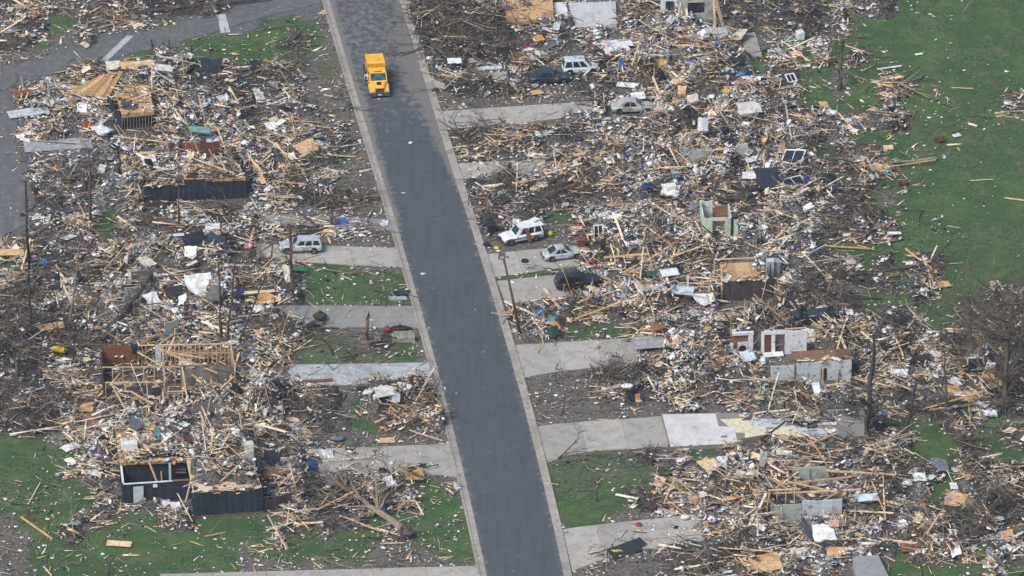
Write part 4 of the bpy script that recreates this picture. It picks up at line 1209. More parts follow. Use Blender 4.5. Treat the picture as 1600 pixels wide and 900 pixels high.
# ================================================================== trees
def tree_pts(base, top, n=6, wob=0.12):
    pts = []
    for i in range(n):
        f = i / (n - 1)
        p = base.lerp(top, f)
        if 0 < i < n - 1: p = p + Vector((random.uniform(-wob, wob), random.uniform(-wob, wob), 0))
        pts.append(p)
    return pts
def limbs_mesh(base, d, length, r, depth, m, spread=0.6, droop=0.0, n=4):
    """recursive bare branch"""
    p = Vector(base); d = Vector(d).normalized(); pts = [p.copy()]; rad = [r]
    for i in range(n):
        d = (d + Vector((random.gauss(0, .16), random.gauss(0, .16), random.gauss(0, .12) - droop))).normalized()
        p = p + d * length / n
        pts.append(p.copy()); rad.append(max(.016, r * (1 - 0.72 * (i + 1) / n)))
    m.tube(pts, rad, 5 if r > 0.05 else 3, caps=False)
    if depth > 0:
        for k in range(random.choice((2, 3, 3))):
            i = random.randint(1, n)
            nd = (d + Vector((random.gauss(0, spread), random.gauss(0, spread), random.gauss(0.1, spread * 0.6)))).normalized()
            limbs_mesh(pts[i], nd, length * random.uniform(.45, .75), max(rad[i] * 0.75, 0.022), depth - 1, m, spread, droop, n=3)
def snag(name, bpx, tpx, r, label, material=None, cat='tree', limbs=3, llen=1.2, depth=1, splinter=True, group='broken tree trunks', depth_lean=0.0):
    """standing broken trunk: foot and tip given in the photograph"""
    material = material or M_BARK
    base = G(*bpx); hgt = HM(bpx[1] - tpx[1])
    t = G(tpx[0], bpx[1])
    top = Vector((t.x, base.y + depth_lean, hgt))
    root = empty(name, base, 0, label, cat, group)
    pts = [p - base for p in tree_pts(base + Vector((0, 0, -.2)), top, 7, 0.05 + r * 0.35)]
    rad = [r * (1.25 if i == 0 else 1) * (1 - 0.45 * i / 6) for i in range(7)]
    m = MB(); m.tube(pts, rad, 8, caps=False)
    if splinter:                                   # torn tip
        d = (pts[-1] - pts[-2]).normalized()
        for k in range(6):
            a = 2 * math.pi * k / 6
            e = Vector((math.cos(a), math.sin(a), 0)) * rad[-1] * .8
            f = Vector((math.cos(a + 1), math.sin(a + 1), 0)) * rad[-1] * .8
            m.add([pts[-1] + e, pts[-1] + f, pts[-1] + (e + f) * .35 + d * random.uniform(.15, .9) * max(.35, r * 2)], [(0, 1, 2), (1, 0, 2)])
    m.build('trunk', material, root, True)
    for k in range(limbs):
        i = random.randint(1 if limbs > 8 else 2, 6)
        a = random.uniform(0, 6.28)
        m = MB(); limbs_mesh(pts[i], (math.cos(a), math.sin(a) * .7, random.uniform(.2, 1.0)), llen * random.uniform(.5, 1.3), max(rad[i] * .55, .05), depth, m)
        m.build('limb', material, root)
    return root
snag('broken_tree', (48, 526), (47, 288), 0.24, 'tallest bare trunk, standing near the left edge', M_BARKD, limbs=7, llen=1.3)
snag('broken_tree', (143, 350), (141, 236), 0.20, 'split pale trunk below the grey paved yard', M_BARK, limbs=5, llen=1.4)
snag('broken_tree', (108, 505), (128, 378), 0.13, 'thin leaning trunk in litter, second from the left edge', M_BARKL, limbs=4, llen=1.4)
snag('broken_tree', (280, 360), (281, 263), 0.14, 'thin straight trunk in front of the dark blue cellar wall', M_BARK, limbs=2, llen=.8)
snag('broken_tree', (187, 276), (186, 238), 0.28, 'short thick black stub left of the tan deck', M_BARKD, limbs=1, llen=.6)
snag('broken_tree', (457, 466), (453, 352), 0.26, 'stripped trunk standing in front of the silver estate car', M_BARK, limbs=4, llen=1.1)
snag('broken_tree', (346, 534), (343, 412), 0.19, 'straight dark trunk behind the bare stud frames, first of three', M_BARKD, limbs=3, llen=1.0)
snag('broken_tree', (355, 534), (371, 398), 0.14, 'slim dark trunk behind the bare stud frames, middle of three', M_BARKD, limbs=3, llen=1.0)
snag('broken_tree', (373, 533), (416, 432), 0.13, 'leaning dark trunk behind the bare stud frames, third of three', M_BARKD, limbs=2, llen=1.2)
snag('tree_stump', (572, 534), (576, 492), 0.26, 'splintered reddish tree stump on the lawn near the couch', mat('red_heartwood', (0.155, 0.095, 0.07), 0.9, vary=.45, scale=6), limbs=2, llen=.5, cat='stump')
snag('broken_tree', (1310, 139), (1316, 64), 0.30, 'thick broken trunk alone at the edge of the big green field', M_BARK, limbs=6, llen=1.6)
snag('broken_tree', (1354, 684), (1362, 528), 0.33, 'dark branching trunk at the end of the white floor slab', M_BARKD, limbs=10, llen=2.8, depth=2)
snag('broken_tree', (1412, 686), (1430, 596), 0.20, 'leaning bare tree on the grass right of the floor slab', M_BARKD, limbs=9, llen=2.6, depth=2)
for bp, tp, r_, lb, nl, ll in (((1568, 642), (1577, 480), .30, 'big bare branching tree with white litter at its foot, right edge', 26, 4.4), ((1520, 560), (1512, 470), .17, 'bare tangled tree beyond the plywood scraps at right', 20, 3.6),
                       ((1592, 590), (1598, 470), .2, 'bare tangled tree cut by the right edge', 20, 3.8), ((1480, 640), (1474, 560), .12, 'thin bare tree among the boards right of the leaning tree', 12, 2.6)):
    snag('bare_tree', bp, tp, r_, lb, M_BARK, limbs=nl, llen=ll, depth=2 if nl < 16 else 3, splinter=False, group='bare trees at the right edge')
snag('broken_tree', (795, 152), (795, 112), 0.30, 'squat broken trunk beside the small round brush pile', M_BARK, limbs=2, llen=.6)
snag('broken_tree', (519, 356), (518, 326), 0.22, 'short stub with flattened brush beyond the silver estate car', M_BARK, limbs=4, llen=1.2)
snag('sapling', (867, 596), (869, 574), 0.08, 'tiny dark forked stub on the dirt below the three slab driveway', M_BARKD, limbs=3, llen=.8, cat='sapling')
snag('sapling', (879, 646), (882, 612), 0.09, 'snapped sapling with its pale top folded over', M_BARK, limbs=0, cat='sapling')
snag('sapling', (932, 783), (935, 753), 0.10, 'lone dark stub on the lawn beside the street', M_BARKD, limbs=2, llen=.5, cat='sapling')
snag('sapling', (239, 88), (237, 62), 0.14, 'charred upright stub beside the side street', M_BARKD, limbs=4, llen=.9, cat='sapling')
snag('sapling', (266, 84), (264, 62), 0.10, 'second charred stub beside the side street', M_BARKD, limbs=2, llen=.7, cat='sapling')
snag('sapling', (1461, 446), (1457, 408), 0.16, 'snapped stump on the field with a fallen dark trunk', M_BARK, limbs=4, llen=1.2, cat='sapling')
snag('sapling', (1401, 158), (1404, 141), 0.12, 'bent stub on the field holding a fallen pale trunk', M_BARKD, limbs=1, llen=.8, cat='sapling')

def log(name, a, b, r, label, material=None, za=0.25, zb=0.25, limbs=4, llen=1.5, depth=1, roots=False, cat='fallen tree', group='fallen trunks', r2=0.5):
    """lying trunk from px a (thick end) to px b"""
    material = material or M_BARK
    A, Bv = G(*a), G(*b)
    root = empty(name, A, 0, label, cat, group)
    A = A + Vector((0, 0, za)); Bv = Bv + Vector((0, 0, zb))
    pts = [p - root.location for p in tree_pts(A, Bv, 8, r * .5)]
    rad = [r * (1 - (1 - r2) * i / 7) for i in range(8)]
    m = MB(); m.tube(pts, rad, 8); m.build('trunk', material, root, True)
    d = (pts[-1] - pts[0]).normalized()
    for k in range(limbs):
        i = random.randint(3, 7)
        m = MB(); limbs_mesh(pts[i], (d + Vector((random.gauss(0, .6), random.gauss(0, .6), random.uniform(0, .7)))), llen * random.uniform(.6, 1.3), max(rad[i] * .5, .06), depth, m)
        m.build('limb', material, root)
    if roots:
        m = MB()
        for k in range(16):
            a_ = random.uniform(0, 6.28)
            side = Vector((-d.y, d.x, 0)) * math.cos(a_) + Vector((0, 0, 1)) * math.sin(a_)
            limbs_mesh(pts[0] - d * .2, side + (-d) * random.uniform(0, .5), random.uniform(.9, 1.7), .10, 1, m)
        m.build('roots', M_SOIL, root)
        rs = random.Random(4); m = MB(); vs = []; nU, nV = 10, 7
        for v in range(nV + 1):
            for u in range(nU):
                th, ph = 2 * math.pi * u / nU, math.pi * v / nV
                q = Vector((math.sin(ph) * math.cos(th), math.sin(ph) * math.sin(th), math.cos(ph))) * rs.uniform(.75, 1.15)
                vs.append(pts[0] - d * .35 + Vector((q.x * .75, q.y * .9, q.z * .75)))
        m.add(vs, [(v * nU + u, v * nU + (u + 1) % nU, (v + 1) * nU + (u + 1) % nU, (v + 1) * nU + u) for v in range(nV) for u in range(nU)])
        m.build('root_ball', M_SOIL, root)
    return root
log('fallen_tree', (632, 838), (538, 770), 0.42, 'uprooted tree with root ball lying on the lowest lawn', M_BARKL, .65, .6, 16, 3.8, 2, True)
log('fallen_tree', (160, 536), (238, 450), 0.36, 'thick dark trunk leaning over litter beyond the stud frames', M_BARKD, .5, 1.6, 4, 1.8, 1)
log('fallen_tree', (208, 414), (120, 428), 0.25, 'dark horizontal trunk in the litter of the left side', M_BARKD, .5, .4, 3, 1.5)
log('fallen_tree', (215, 23), (420, 2), 0.28, 'long dark trunk lying beyond the side street', M_BARKD, .3, .4, 8, 2.0)
log('fallen_tree', (190, 12), (330, 4), 0.22, 'second dark trunk beyond the side street', M_BARKD, .3, .4, 5, 2.0)
log('fallen_tree', (1465, 250), (1385, 258), 0.22, 'long pale log on the field right of the window frames', M_BARKL, .2, .2, 5, 2.0)
log('fallen_tree', (1455, 418), (1330, 434), 0.20, 'dark fallen trunk across the green field', M_BARKD, .5, .3, 7, 2.2, 2)
log('fallen_tree', (1403, 142), (1452, 156), 0.13, 'pale thin trunk fallen from its stub on the field', M_BARKL, 1.1, .2, 4, 1.6)
log('fallen_tree', (1365, 178), (1408, 182), 0.18, 'pale log bedded in debris at the field edge', M_BARKL, .3, .3, 2, 1)
log('fallen_tree', (530, 352), (605, 362), 0.10, 'bare pale branch on the verge beyond the silver estate car', M_BARKL, .2, .2, 6, 1.6)
log('fallen_tree', (498, 421), (552, 430), 0.07, 'crooked pale branch on the lawn below the silver estate car', M_BARKL, .15, .15, 4, 1.0)
log('fallen_tree', (882, 612), (926, 599), 0.06, 'thin pale stick folded from the snapped sapling', M_BARKL, 2.4, .3, 1, .6)
log('fallen_tree', (1090, 215), (1180, 210), 0.14, 'pale stripped trunk in the debris beyond the broken sage walls', M_BARKL, 1.0, 1.0, 3, 1.3)

# leaning pole at the kerb
A = G(813, 520); hp = HM(117)
pole = empty('leaning_pole', A, 0, 'leaning brown pole with a square box head at the kerb', 'pole')
B2 = Vector((G(786, 520).x - A.x, 0.4, hp))
MB().tube([Vector((0, 0, -.3)), B2 * .5, B2], [.15, .13, .115], 10).build('pole', mat('creosote_brown', (0.115, 0.07, 0.052), 0.85, vary=.3, scale=4), pole, True)
MB().box((0, 0, 0), (.72, .5, .62), (0, .2, 0)).build('box_head', mat('brown_box', (0.13, 0.10, 0.09), .7), pole).location = B2 + Vector((-.12, -.05, -.1))
MB().box((0, -.26, 0), (.40, .03, .36), (0, .2, 0)).build('box_panel', M_GALV, pole).location = B2 + Vector((-.12, -.06, -.1))
MB().bar(B2 * .97 + Vector((-.5, 0, 0)), B2 * .97 + Vector((.6, 0, .1)), .09).build('bracket', M_BLACKPL, pole)

# ------------------------------------------------------------------ debris: height of the heaps
def height(x, y):
    """rubble height above what it lies on, map numbers, amount, and the height of the floor below"""
    bz, ba = base_z(x, y)
    s = sample_map(x, y, z=bz)
    k = np.where(bz > 0, np.sqrt(ba), keep_factor(x, y))
    n = fbm(x * 0.42, y * 0.42, 21, 3)
    r = fbm(x * 1.5, y * 1.5, 33, 2)
    h = s[..., 0] * (0.10 + 1.6 * np.clip((n - 0.33) * 2.2, 0, 1.3)) * (0.6 + 0.8 * r)
    return h * np.where(bz > 0, ba, k), s, k, bz
mx, my = np.meshgrid(np.arange(-62, 62.01, 0.4), np.arange(-70, 86.01, 0.4))
mh, ms, mk, mb = height(mx, my)
mz = mh * 0.72 - 0.10 + 0.10 * (fbm(mx * 3, my * 3, 5, 2) - 0.5) * np.clip(mh * 4, 0, 1)
mz = np.where(mh < 0.09, -0.3, mz) + mb
ii = np.arange(mx.size).reshape(mx.shape)
quads = np.stack([ii[:-1, :-1], ii[:-1, 1:], ii[1:, 1:], ii[1:, :-1]], -1)
good = (mh[:-1, :-1] > 0.05) | (mh[:-1, 1:] > 0.05) | (mh[1:, 1:] > 0.05) | (mh[1:, :-1] > 0.05)
good &= (np.abs(mb[:-1, :-1] - mb[1:, 1:]) + np.abs(mb[:-1, 1:] - mb[1:, :-1]) < 0.1)
quads = quads[good]
mcol = np.stack([ms[..., 3], ms[..., 4] + ms[..., 6] * 0.6, ms[..., 5] + ms[..., 2] * 0.7], -1).reshape(-1, 3)
used = np.unique(quads); remap = -np.ones(mx.size, int); remap[used] = np.arange(len(used))
rme = mesh_np('rubble', np.stack([mx, my, mz], -1).reshape(-1, 3)[used], remap[quads], mcol[used])
t = NT('rubble')
P = t.pos()
a = t.n('Attribute'); a.attribute_name = 'Col'
sep = t.n('SeparateColor'); t.l(a.outputs['Color'], sep.inputs[0])
vo = t.n('TexVoronoi'); vo.inputs['Scale'].default_value = 4.5
mp = t.n('Mapping'); mp.inputs['Scale'].default_value = (1, 0.7, 1.6); t.l(P, mp.inputs[0])
wv = t.n('TexNoise'); wv.inputs['Scale'].default_value = 2.0; t.l(P, wv.inputs['Vector'])
ad = t.n('VectorMath', operation='ADD'); t.l(mp.outputs[0], ad.inputs[0]); t.l(wv.outputs['Color'], ad.inputs[1])
t.l(ad.outputs[0], vo.inputs['Vector'])
sc = t.n('SeparateColor'); t.l(vo.outputs['Color'], sc.inputs[0])
base = t.ramp(sc.outputs[0], [(0.0, (0.016, 0.015, 0.015)), (0.25, (0.040, 0.034, 0.029)), (0.5, (0.075, 0.066, 0.059)), (0.75, (0.026, 0.026, 0.028)), (1.0, (0.13, 0.108, 0.088))])  # shaded gaps between loose pieces are put into this dark bed colour
whites = t.ramp(sc.outputs[1], [(0.0, (0.05, 0.048, 0.046)), (0.45, (0.16, 0.155, 0.15)), (0.8, (0.30, 0.30, 0.295)), (1.0, (0.52, 0.52, 0.52))])
woods = t.ramp(sc.outputs[1], [(0.0, (0.035, 0.027, 0.021)), (0.5, (0.105, 0.078, 0.055)), (1.0, (0.26, 0.19, 0.13))])
brush = t.ramp(sc.outputs[1], [(0.0, (0.016, 0.015, 0.014)), (0.6, (0.052, 0.047, 0.042)), (1.0, (0.12, 0.108, 0.095))])
c = t.mix(t.ramp(sep.outputs[1], [(0.05, 0.0), (0.75, 0.9)]), base, whites)
c = t.mix(t.ramp(sep.outputs[2], [(0.15, 0.0), (0.75, 0.8)]), c, woods)
c = t.mix(t.ramp(sep.outputs[0], [(0.15, 0.0), (0.65, 0.95)]), c, brush)
t.bump(sc.outputs[2], 1.0, 0.18)
M_RUBBLE = t.done(c, 0.95, 0, 0.1)
tag(link_obj('rubble', rme, M_RUBBLE), 'beds of crushed rubble under the loose timber and scraps', 'rubble', None, 'stuff')

def mound_z(x, y):
    h, s, k, b = height(np.atleast_1d(np.asarray(x, float)), np.atleast_1d(np.asarray(y, float)))
    return h + b

# ------------------------------------------------------------------ debris: pieces
def rotmats(yaw, pitch, roll):
    cy, sy, cp, sp, cr, sr = np.cos(yaw), np.sin(yaw), np.cos(pitch), np.sin(pitch), np.cos(roll), np.sin(roll)
    M = np.empty((len(yaw), 3, 3))
    M[:, 0, 0] = cy * cp; M[:, 0, 1] = cy * sp * sr - sy * cr; M[:, 0, 2] = cy * sp * cr + sy * sr
    M[:, 1, 0] = sy * cp; M[:, 1, 1] = sy * sp * sr + cy * cr; M[:, 1, 2] = sy * sp * cr - cy * sr
    M[:, 2, 0] = -sp; M[:, 2, 1] = cp * sr; M[:, 2, 2] = cp * cr
    return M
CUBE = np.array([(sx, sy, sz) for sz in (-1, 1) for sy in (-1, 1) for sx in (-1, 1)], float)
CQ = np.array([(0, 2, 3, 1), (4, 5, 7, 6), (0, 1, 5, 4), (2, 6, 7, 3), (0, 4, 6, 2), (1, 3, 7, 5)])
def boxes_mesh(name, c, M, half, col, ragged):
    n = len(c)
    v = np.repeat(CUBE[None], n, 0)
    j = rng.uniform(-1, 1, (n, 4, 2)) * ragged[:, None, None]
    v[:, :4, :2] *= 1 + j * 0.9
    v[:, 4:, :2] *= 1 + j * 0.9
    v = v * half[:, None, :]
    v = np.einsum('nij,nkj->nki', M, v) + c[:, None, :]
    q = (CQ[None] + (np.arange(n) * 8)[:, None, None]).reshape(-1, 4)
    return mesh_np(name, v.reshape(-1, 3), q, np.repeat(col, 8, 0))

def scatter(n, kind, extra=None):
    """n tries over the ground in view; keeps those the map wants for this kind of piece. kind = column of CODE"""
    x = rng.uniform(-61, 61, n); y = rng.uniform(-68, 84, n)
    h, s, k, bz = height(x, y)
    gap = np.clip((fbm(x * 0.45, y * 0.45, 300, 4) - 0.35) * 5.5, 0.12, 1.25)
    clump = gap * np.clip((fbm(x * 0.38, y * 0.38, 100 + kind * 7, 4) - 0.30) * 4.2, 0.10, 1.9)
    p = s[:, 1] * s[:, kind] * k * np.where(s[:, 0] > .12, clump, np.minimum(clump + .2, 1)) * 2.2
    if extra == 'brush': p = p * np.clip((s[:, 3] - .45) * 2.2, 0, 1) * (k > .9)          # second helping where brush dominates
    ok = rng.uniform(0, 1, n) < p
    u = np.clip(road_u(x, y), 0, 1)
    bz = bz + 0.1 * (1 - (2 * u - 1) ** 2)                # crown of the road
    return x[ok], y[ok], h[ok], s[ok], bz[ok]

def palette(n, cols, w, var=0.16):
    cols = np.array(cols); w = np.array(w, float); w /= w.sum()
    c = cols[rng.choice(len(cols), n, p=w)]
    return np.clip(c * (1 + var * rng.normal(0, 1, (n, 1))) * (1 + 0.04 * rng.normal(0, 1, (n, 3))), 0.012, 0.82)

TAN = [srgb(220, 197, 168), srgb(198, 172, 142), srgb(230, 215, 194), srgb(166, 143, 120), srgb(120, 106, 93), srgb(176, 164, 150), srgb(84, 76, 69), srgb(204, 166, 122)]
TANW = [3.2, 2.6, 3.0, 1.8, 1.6, 1.7, 1.5, 1.7]
WHITE = [srgb(240, 240, 238), srgb(222, 226, 230), srgb(200, 202, 204), srgb(226, 216, 200)]
GREY = [srgb(156, 158, 160), srgb(112, 116, 122), srgb(184, 182, 178), srgb(80, 82, 88), srgb(134, 122, 110)]
DARK = [srgb(46, 48, 54), srgb(60, 58, 60), srgb(36, 36, 40), srgb(66, 52, 44)]
VIVID = [srgb(60, 90, 150), srgb(40, 60, 120), srgb(170, 50, 55), srgb(150, 70, 50), srgb(70, 130, 130), srgb(60, 110, 80), srgb(200, 160, 60), srgb(190, 120, 140)]
BARK = [srgb(102, 95, 86), srgb(78, 73, 68), srgb(130, 121, 109), srgb(54, 51, 49), srgb(164, 150, 130)]
M_PIECE = mat_attr('loose_piece', 0.8, 0.3, 5.0, 'Col')
M_PIECE_O = mat_attr('single_piece', 0.8, 0.22, 1.6, 'Object')

# --- boards
x, y, h, s, bz = scatter(165000, 2)
n = len(x)
L = np.clip(rng.lognormal(0.08, 0.72, n), 0.25, 5.4)
L = np.where(s[:, 1] < 0.3, np.minimum(L * .7, 1.7), L)
wd = rng.choice([0.045, 0.09, 0.14, 0.19, 0.24], n, p=[.22, .40, .20, .12, .06]); th = rng.choice([0.02, 0.04], n, p=[.4, .6])
dirn = (fbm(x * 0.11, y * 0.11, 71, 2) - 0.5) * 5.0
yaw = dirn + rng.normal(0, 0.75, n)
pitch = rng.normal(0, 0.16, n) * np.clip(h + 0.15, 0.1, 1) * 1.4
steep = rng.uniform(0, 1, n) < 0.09 * np.clip(h, 0, 1); pitch[steep] = rng.uniform(0.4, 1.1, steep.sum())
z = bz + h * rng.uniform(0.55, 1.08, n) + 0.03 + np.abs(np.sin(pitch)) * L * 0.35
bd = dict(c=np.stack([x, y, z], -1), M=rotmats(yaw, pitch, rng.normal(0, 0.5, n)), half=np.stack([L / 2, wd / 2, th / 2], -1),
          col=palette(n, TAN, TANW), h=h, L=L, yaw=yaw)
# --- sheets: plywood, plasterboard, siding
def sheets(n0, kind, cols, w, lo, hi, name):
    x, y, h, s, bz = scatter(n0, kind)
    n = len(x)
    a = np.clip(rng.lognormal(math.log(lo), 0.62, n), 0.09, hi); a = np.where(s[:, 0] < .1, np.minimum(a * .8, .45), a); b = a * rng.uniform(0.35, 0.9, n)
    yaw = rng.uniform(0, 6.28, n)
    tilt = np.clip(h + 0.1, 0.05, 1)
    pitch = rng.normal(0, 0.42, n) * tilt; roll = rng.normal(0, 0.42, n) * tilt
    z = bz + h * rng.uniform(0.6, 1.05, n) + 0.03 + a * 0.2 * (np.abs(np.sin(pitch)) + np.abs(np.sin(roll)))
    return dict(c=np.stack([x, y, z], -1), M=rotmats(yaw, pitch, roll), half=np.stack([a / 2, b / 2, rng.uniform(0.008, 0.03, n)], -1), col=palette(n, cols, w), h=h, L=a, yaw=yaw)
white = sheets(310000, 4, WHITE, [3, 3, 2.5, 2], 0.19, 2.0, 'w')
tan = sheets(120000, 5, TAN, [4, 3, 3, 2, 1.2, 1.5, 0.5, 3], 0.27, 2.2, 't')
grey = sheets(190000, 6, GREY, [3, 3, 2, 2, 2], 0.21, 1.8, 'g')
dark = sheets(110000, 7, DARK, [3, 3, 2, 2], 0.36, 1.8, 'd')
vivid = sheets(110000, 8, VIVID, [3, 2, 1, 1.6, 2, 1.5, 1, 1], 0.28, 1.2, 'v')
print('pieces', n, len(white['L']), len(tan['L']), len(grey['L']), len(dark['L']), len(vivid['L']))
def take(d, m): return {k: v[m] for k, v in d.items()}
def cat(*ds): return {k: np.concatenate([d[k] for d in ds]) for k in ds[0]}
def mass(name, d, ragged, label):
    me = boxes_mesh(name, d['c'], d['M'], d['half'], d['col'], np.full(len(d['L']), ragged) if np.isscalar(ragged) else ragged)
    return tag(link_obj(name, me, M_PIECE), label, 'debris', None, 'stuff')

# --- branches
x, y, h, s, bz = scatter(230000, 3)
bx, by, bh, bs, bb = scatter(420000, 3, 'brush')
x, y, h, s, bz = (np.concatenate(q) for q in ((x, bx), (y, by), (h, bh), (s, bs), (bz, bb)))
nb = len(x); NPB = 4
bl = np.clip(rng.lognormal(0.25, 0.55, nb), 0.4, 4.5)
yaw = rng.uniform(0, 6.28, nb); pit = rng.normal(0.05, 0.30, nb) * np.clip(h * 1.2 + 0.25, 0, 1)
br = bl * rng.uniform(0.006, 0.018, nb) + 0.010
p = np.zeros((nb, NPB, 3))
p[:, 0] = np.stack([x, y, bz + h * rng.uniform(0.5, 1.1, nb) + 0.03], -1)
step = bl / (NPB - 1)
for k in range(1, NPB):
    yaw = yaw + rng.normal(0, 0.30, nb); pit = pit + rng.normal(0, 0.16, nb)
    p[:, k] = p[:, k - 1] + np.stack([np.cos(yaw) * np.cos(pit), np.sin(yaw) * np.cos(pit), np.sin(pit)], -1) * step[:, None]
    p[:, k, 2] = np.maximum(p[:, k, 2], 0.02)
p[:, :, :2] -= (p[:, NPB // 2, :2] - p[:, 0, :2])[:, None, :]
def tubes_mesh(name, p, r0, col, sides=3, taper=0.75):
    n, k, _ = p.shape
    d = np.gradient(p, axis=1); d /= np.linalg.norm(d, axis=2, keepdims=True) + 1e-9
    up = np.array([0.13, 0.21, 0.97]); s1 = np.cross(d, up); s1 /= np.linalg.norm(s1, axis=2, keepdims=True) + 1e-9
    s2 = np.cross(s1, d)
    rad = r0[:, None] * (1 - taper * np.linspace(0, 1, k))[None]
    ang = np.arange(sides) * 2 * math.pi / sides
    v = p[:, :, None] + rad[:, :, None, None] * (s1[:, :, None] * np.cos(ang)[None, None, :, None] + s2[:, :, None] * np.sin(ang)[None, None, :, None])
    q = []
    for i in range(k - 1):
        for j in range(sides):
            q.append((i * sides + j, i * sides + (j + 1) % sides, (i + 1) * sides + (j + 1) % sides, (i + 1) * sides + j))
    q = (np.array(q)[None] + (np.arange(n) * k * sides)[:, None, None]).reshape(-1, 4)
    return mesh_np(name, v.reshape(-1, 3), q, np.repeat(col, k * sides, 0))
bcol = palette(nb, BARK, [3, 2.4, 3.0, 2.2, 2.4])
tag(link_obj('brushwood', tubes_mesh('brushwood', p, br, bcol), M_PIECE), 'snapped twigs and branches strewn through the debris', 'brushwood', None, 'stuff')
print('branches', nb)


# ================================================================== single pieces that can be picked out
def sheet_mesh(kind, seed):
    """unit sheet 1 x 1, thickness 1 (scaled per object): ragged outline, slightly buckled"""
    rnd = random.Random(seed)
    nx, ny = 4, 3
    top = []
    cut = rnd.choice((0, 1, 2, 3)) if kind == 'torn' else -1
    for j in range(ny + 1):
        for i in range(nx + 1):
            x, y = i / nx - .5, j / ny - .5
            if kind == 'torn':
                x += rnd.uniform(-.07, .07); y += rnd.uniform(-.07, .07)
                if (cut == 0 and i == 0 and j == 0) or (cut == 1 and i == nx and j == ny) or (cut == 2 and i == nx and j == 0): x *= .45; y *= .6
            else:
                if i in (0, nx): x += rnd.uniform(-.015, .015)
            z = rnd.uniform(-.6, .6) if kind == 'torn' else rnd.uniform(-.25, .25)
            top.append((x, y, z))
    n = len(top); vs = [(x, y, z + .5) for x, y, z in top] + [(x, y, z - .5) for x, y, z in top]
    idx = lambda i, j: j * (nx + 1) + i
    fs = []
    for j in range(ny):
        for i in range(nx):
            q = (idx(i, j), idx(i + 1, j), idx(i + 1, j + 1), idx(i, j + 1))
            fs += [q, tuple(n + k for k in reversed(q))]
    ring = [idx(i, 0) for i in range(nx + 1)] + [idx(nx, j) for j in range(1, ny + 1)] + [idx(i, ny) for i in range(nx - 1, -1, -1)] + [idx(0, j) for j in range(ny - 1, 0, -1)]
    for a, b in zip(ring, ring[1:] + ring[:1]): fs.append((b, a, n + a, n + b))
    me = bpy.data.meshes.new('sheet'); me.from_pydata(vs, [], fs); me.update(); me.materials.append(M_PIECE_O)
    return me
def board_mesh(seed):
    rnd = random.Random(seed)
    xs = [-.5, -.17, .17, .5]; vs = []
    for i, x in enumerate(xs):
        by = rnd.uniform(-.25, .25) if 0 < i < 3 else 0
        bz = rnd.uniform(-.3, .3) if 0 < i < 3 else 0
        for y, z in ((-.5, -.5), (.5, -.5), (.5, .5), (-.5, .5)):
            ex = rnd.uniform(-.03, .02) if i in (0, 3) else 0
            vs.append((x + ex, y + by, z + bz))
    fs = [(3, 2, 1, 0), (12, 13, 14, 15)]
    for i in range(3):
        for k in range(4): fs.append((i * 4 + k, i * 4 + (k + 1) % 4, i * 4 + 4 + (k + 1) % 4, i * 4 + 4 + k))
    # splinters at one end
    b = len(vs)
    vs += [(.5, .1, -.4), (.5, .5, -.4), (.5, .45, .4), (.5 + rnd.uniform(.03, .09), .35, 0)]
    fs += [(b, b + 1, b + 3), (b + 1, b + 2, b + 3), (b + 2, b, b + 3)]
    me = bpy.data.meshes.new('board'); me.from_pydata(vs, [], fs); me.update(); me.materials.append(M_PIECE_O)
    return me
TORN = [sheet_mesh('torn', i) for i in range(7)]
WHOLE = [sheet_mesh('whole', i + 20) for i in range(3)]
BOARDS = [board_mesh(i) for i in range(8)]

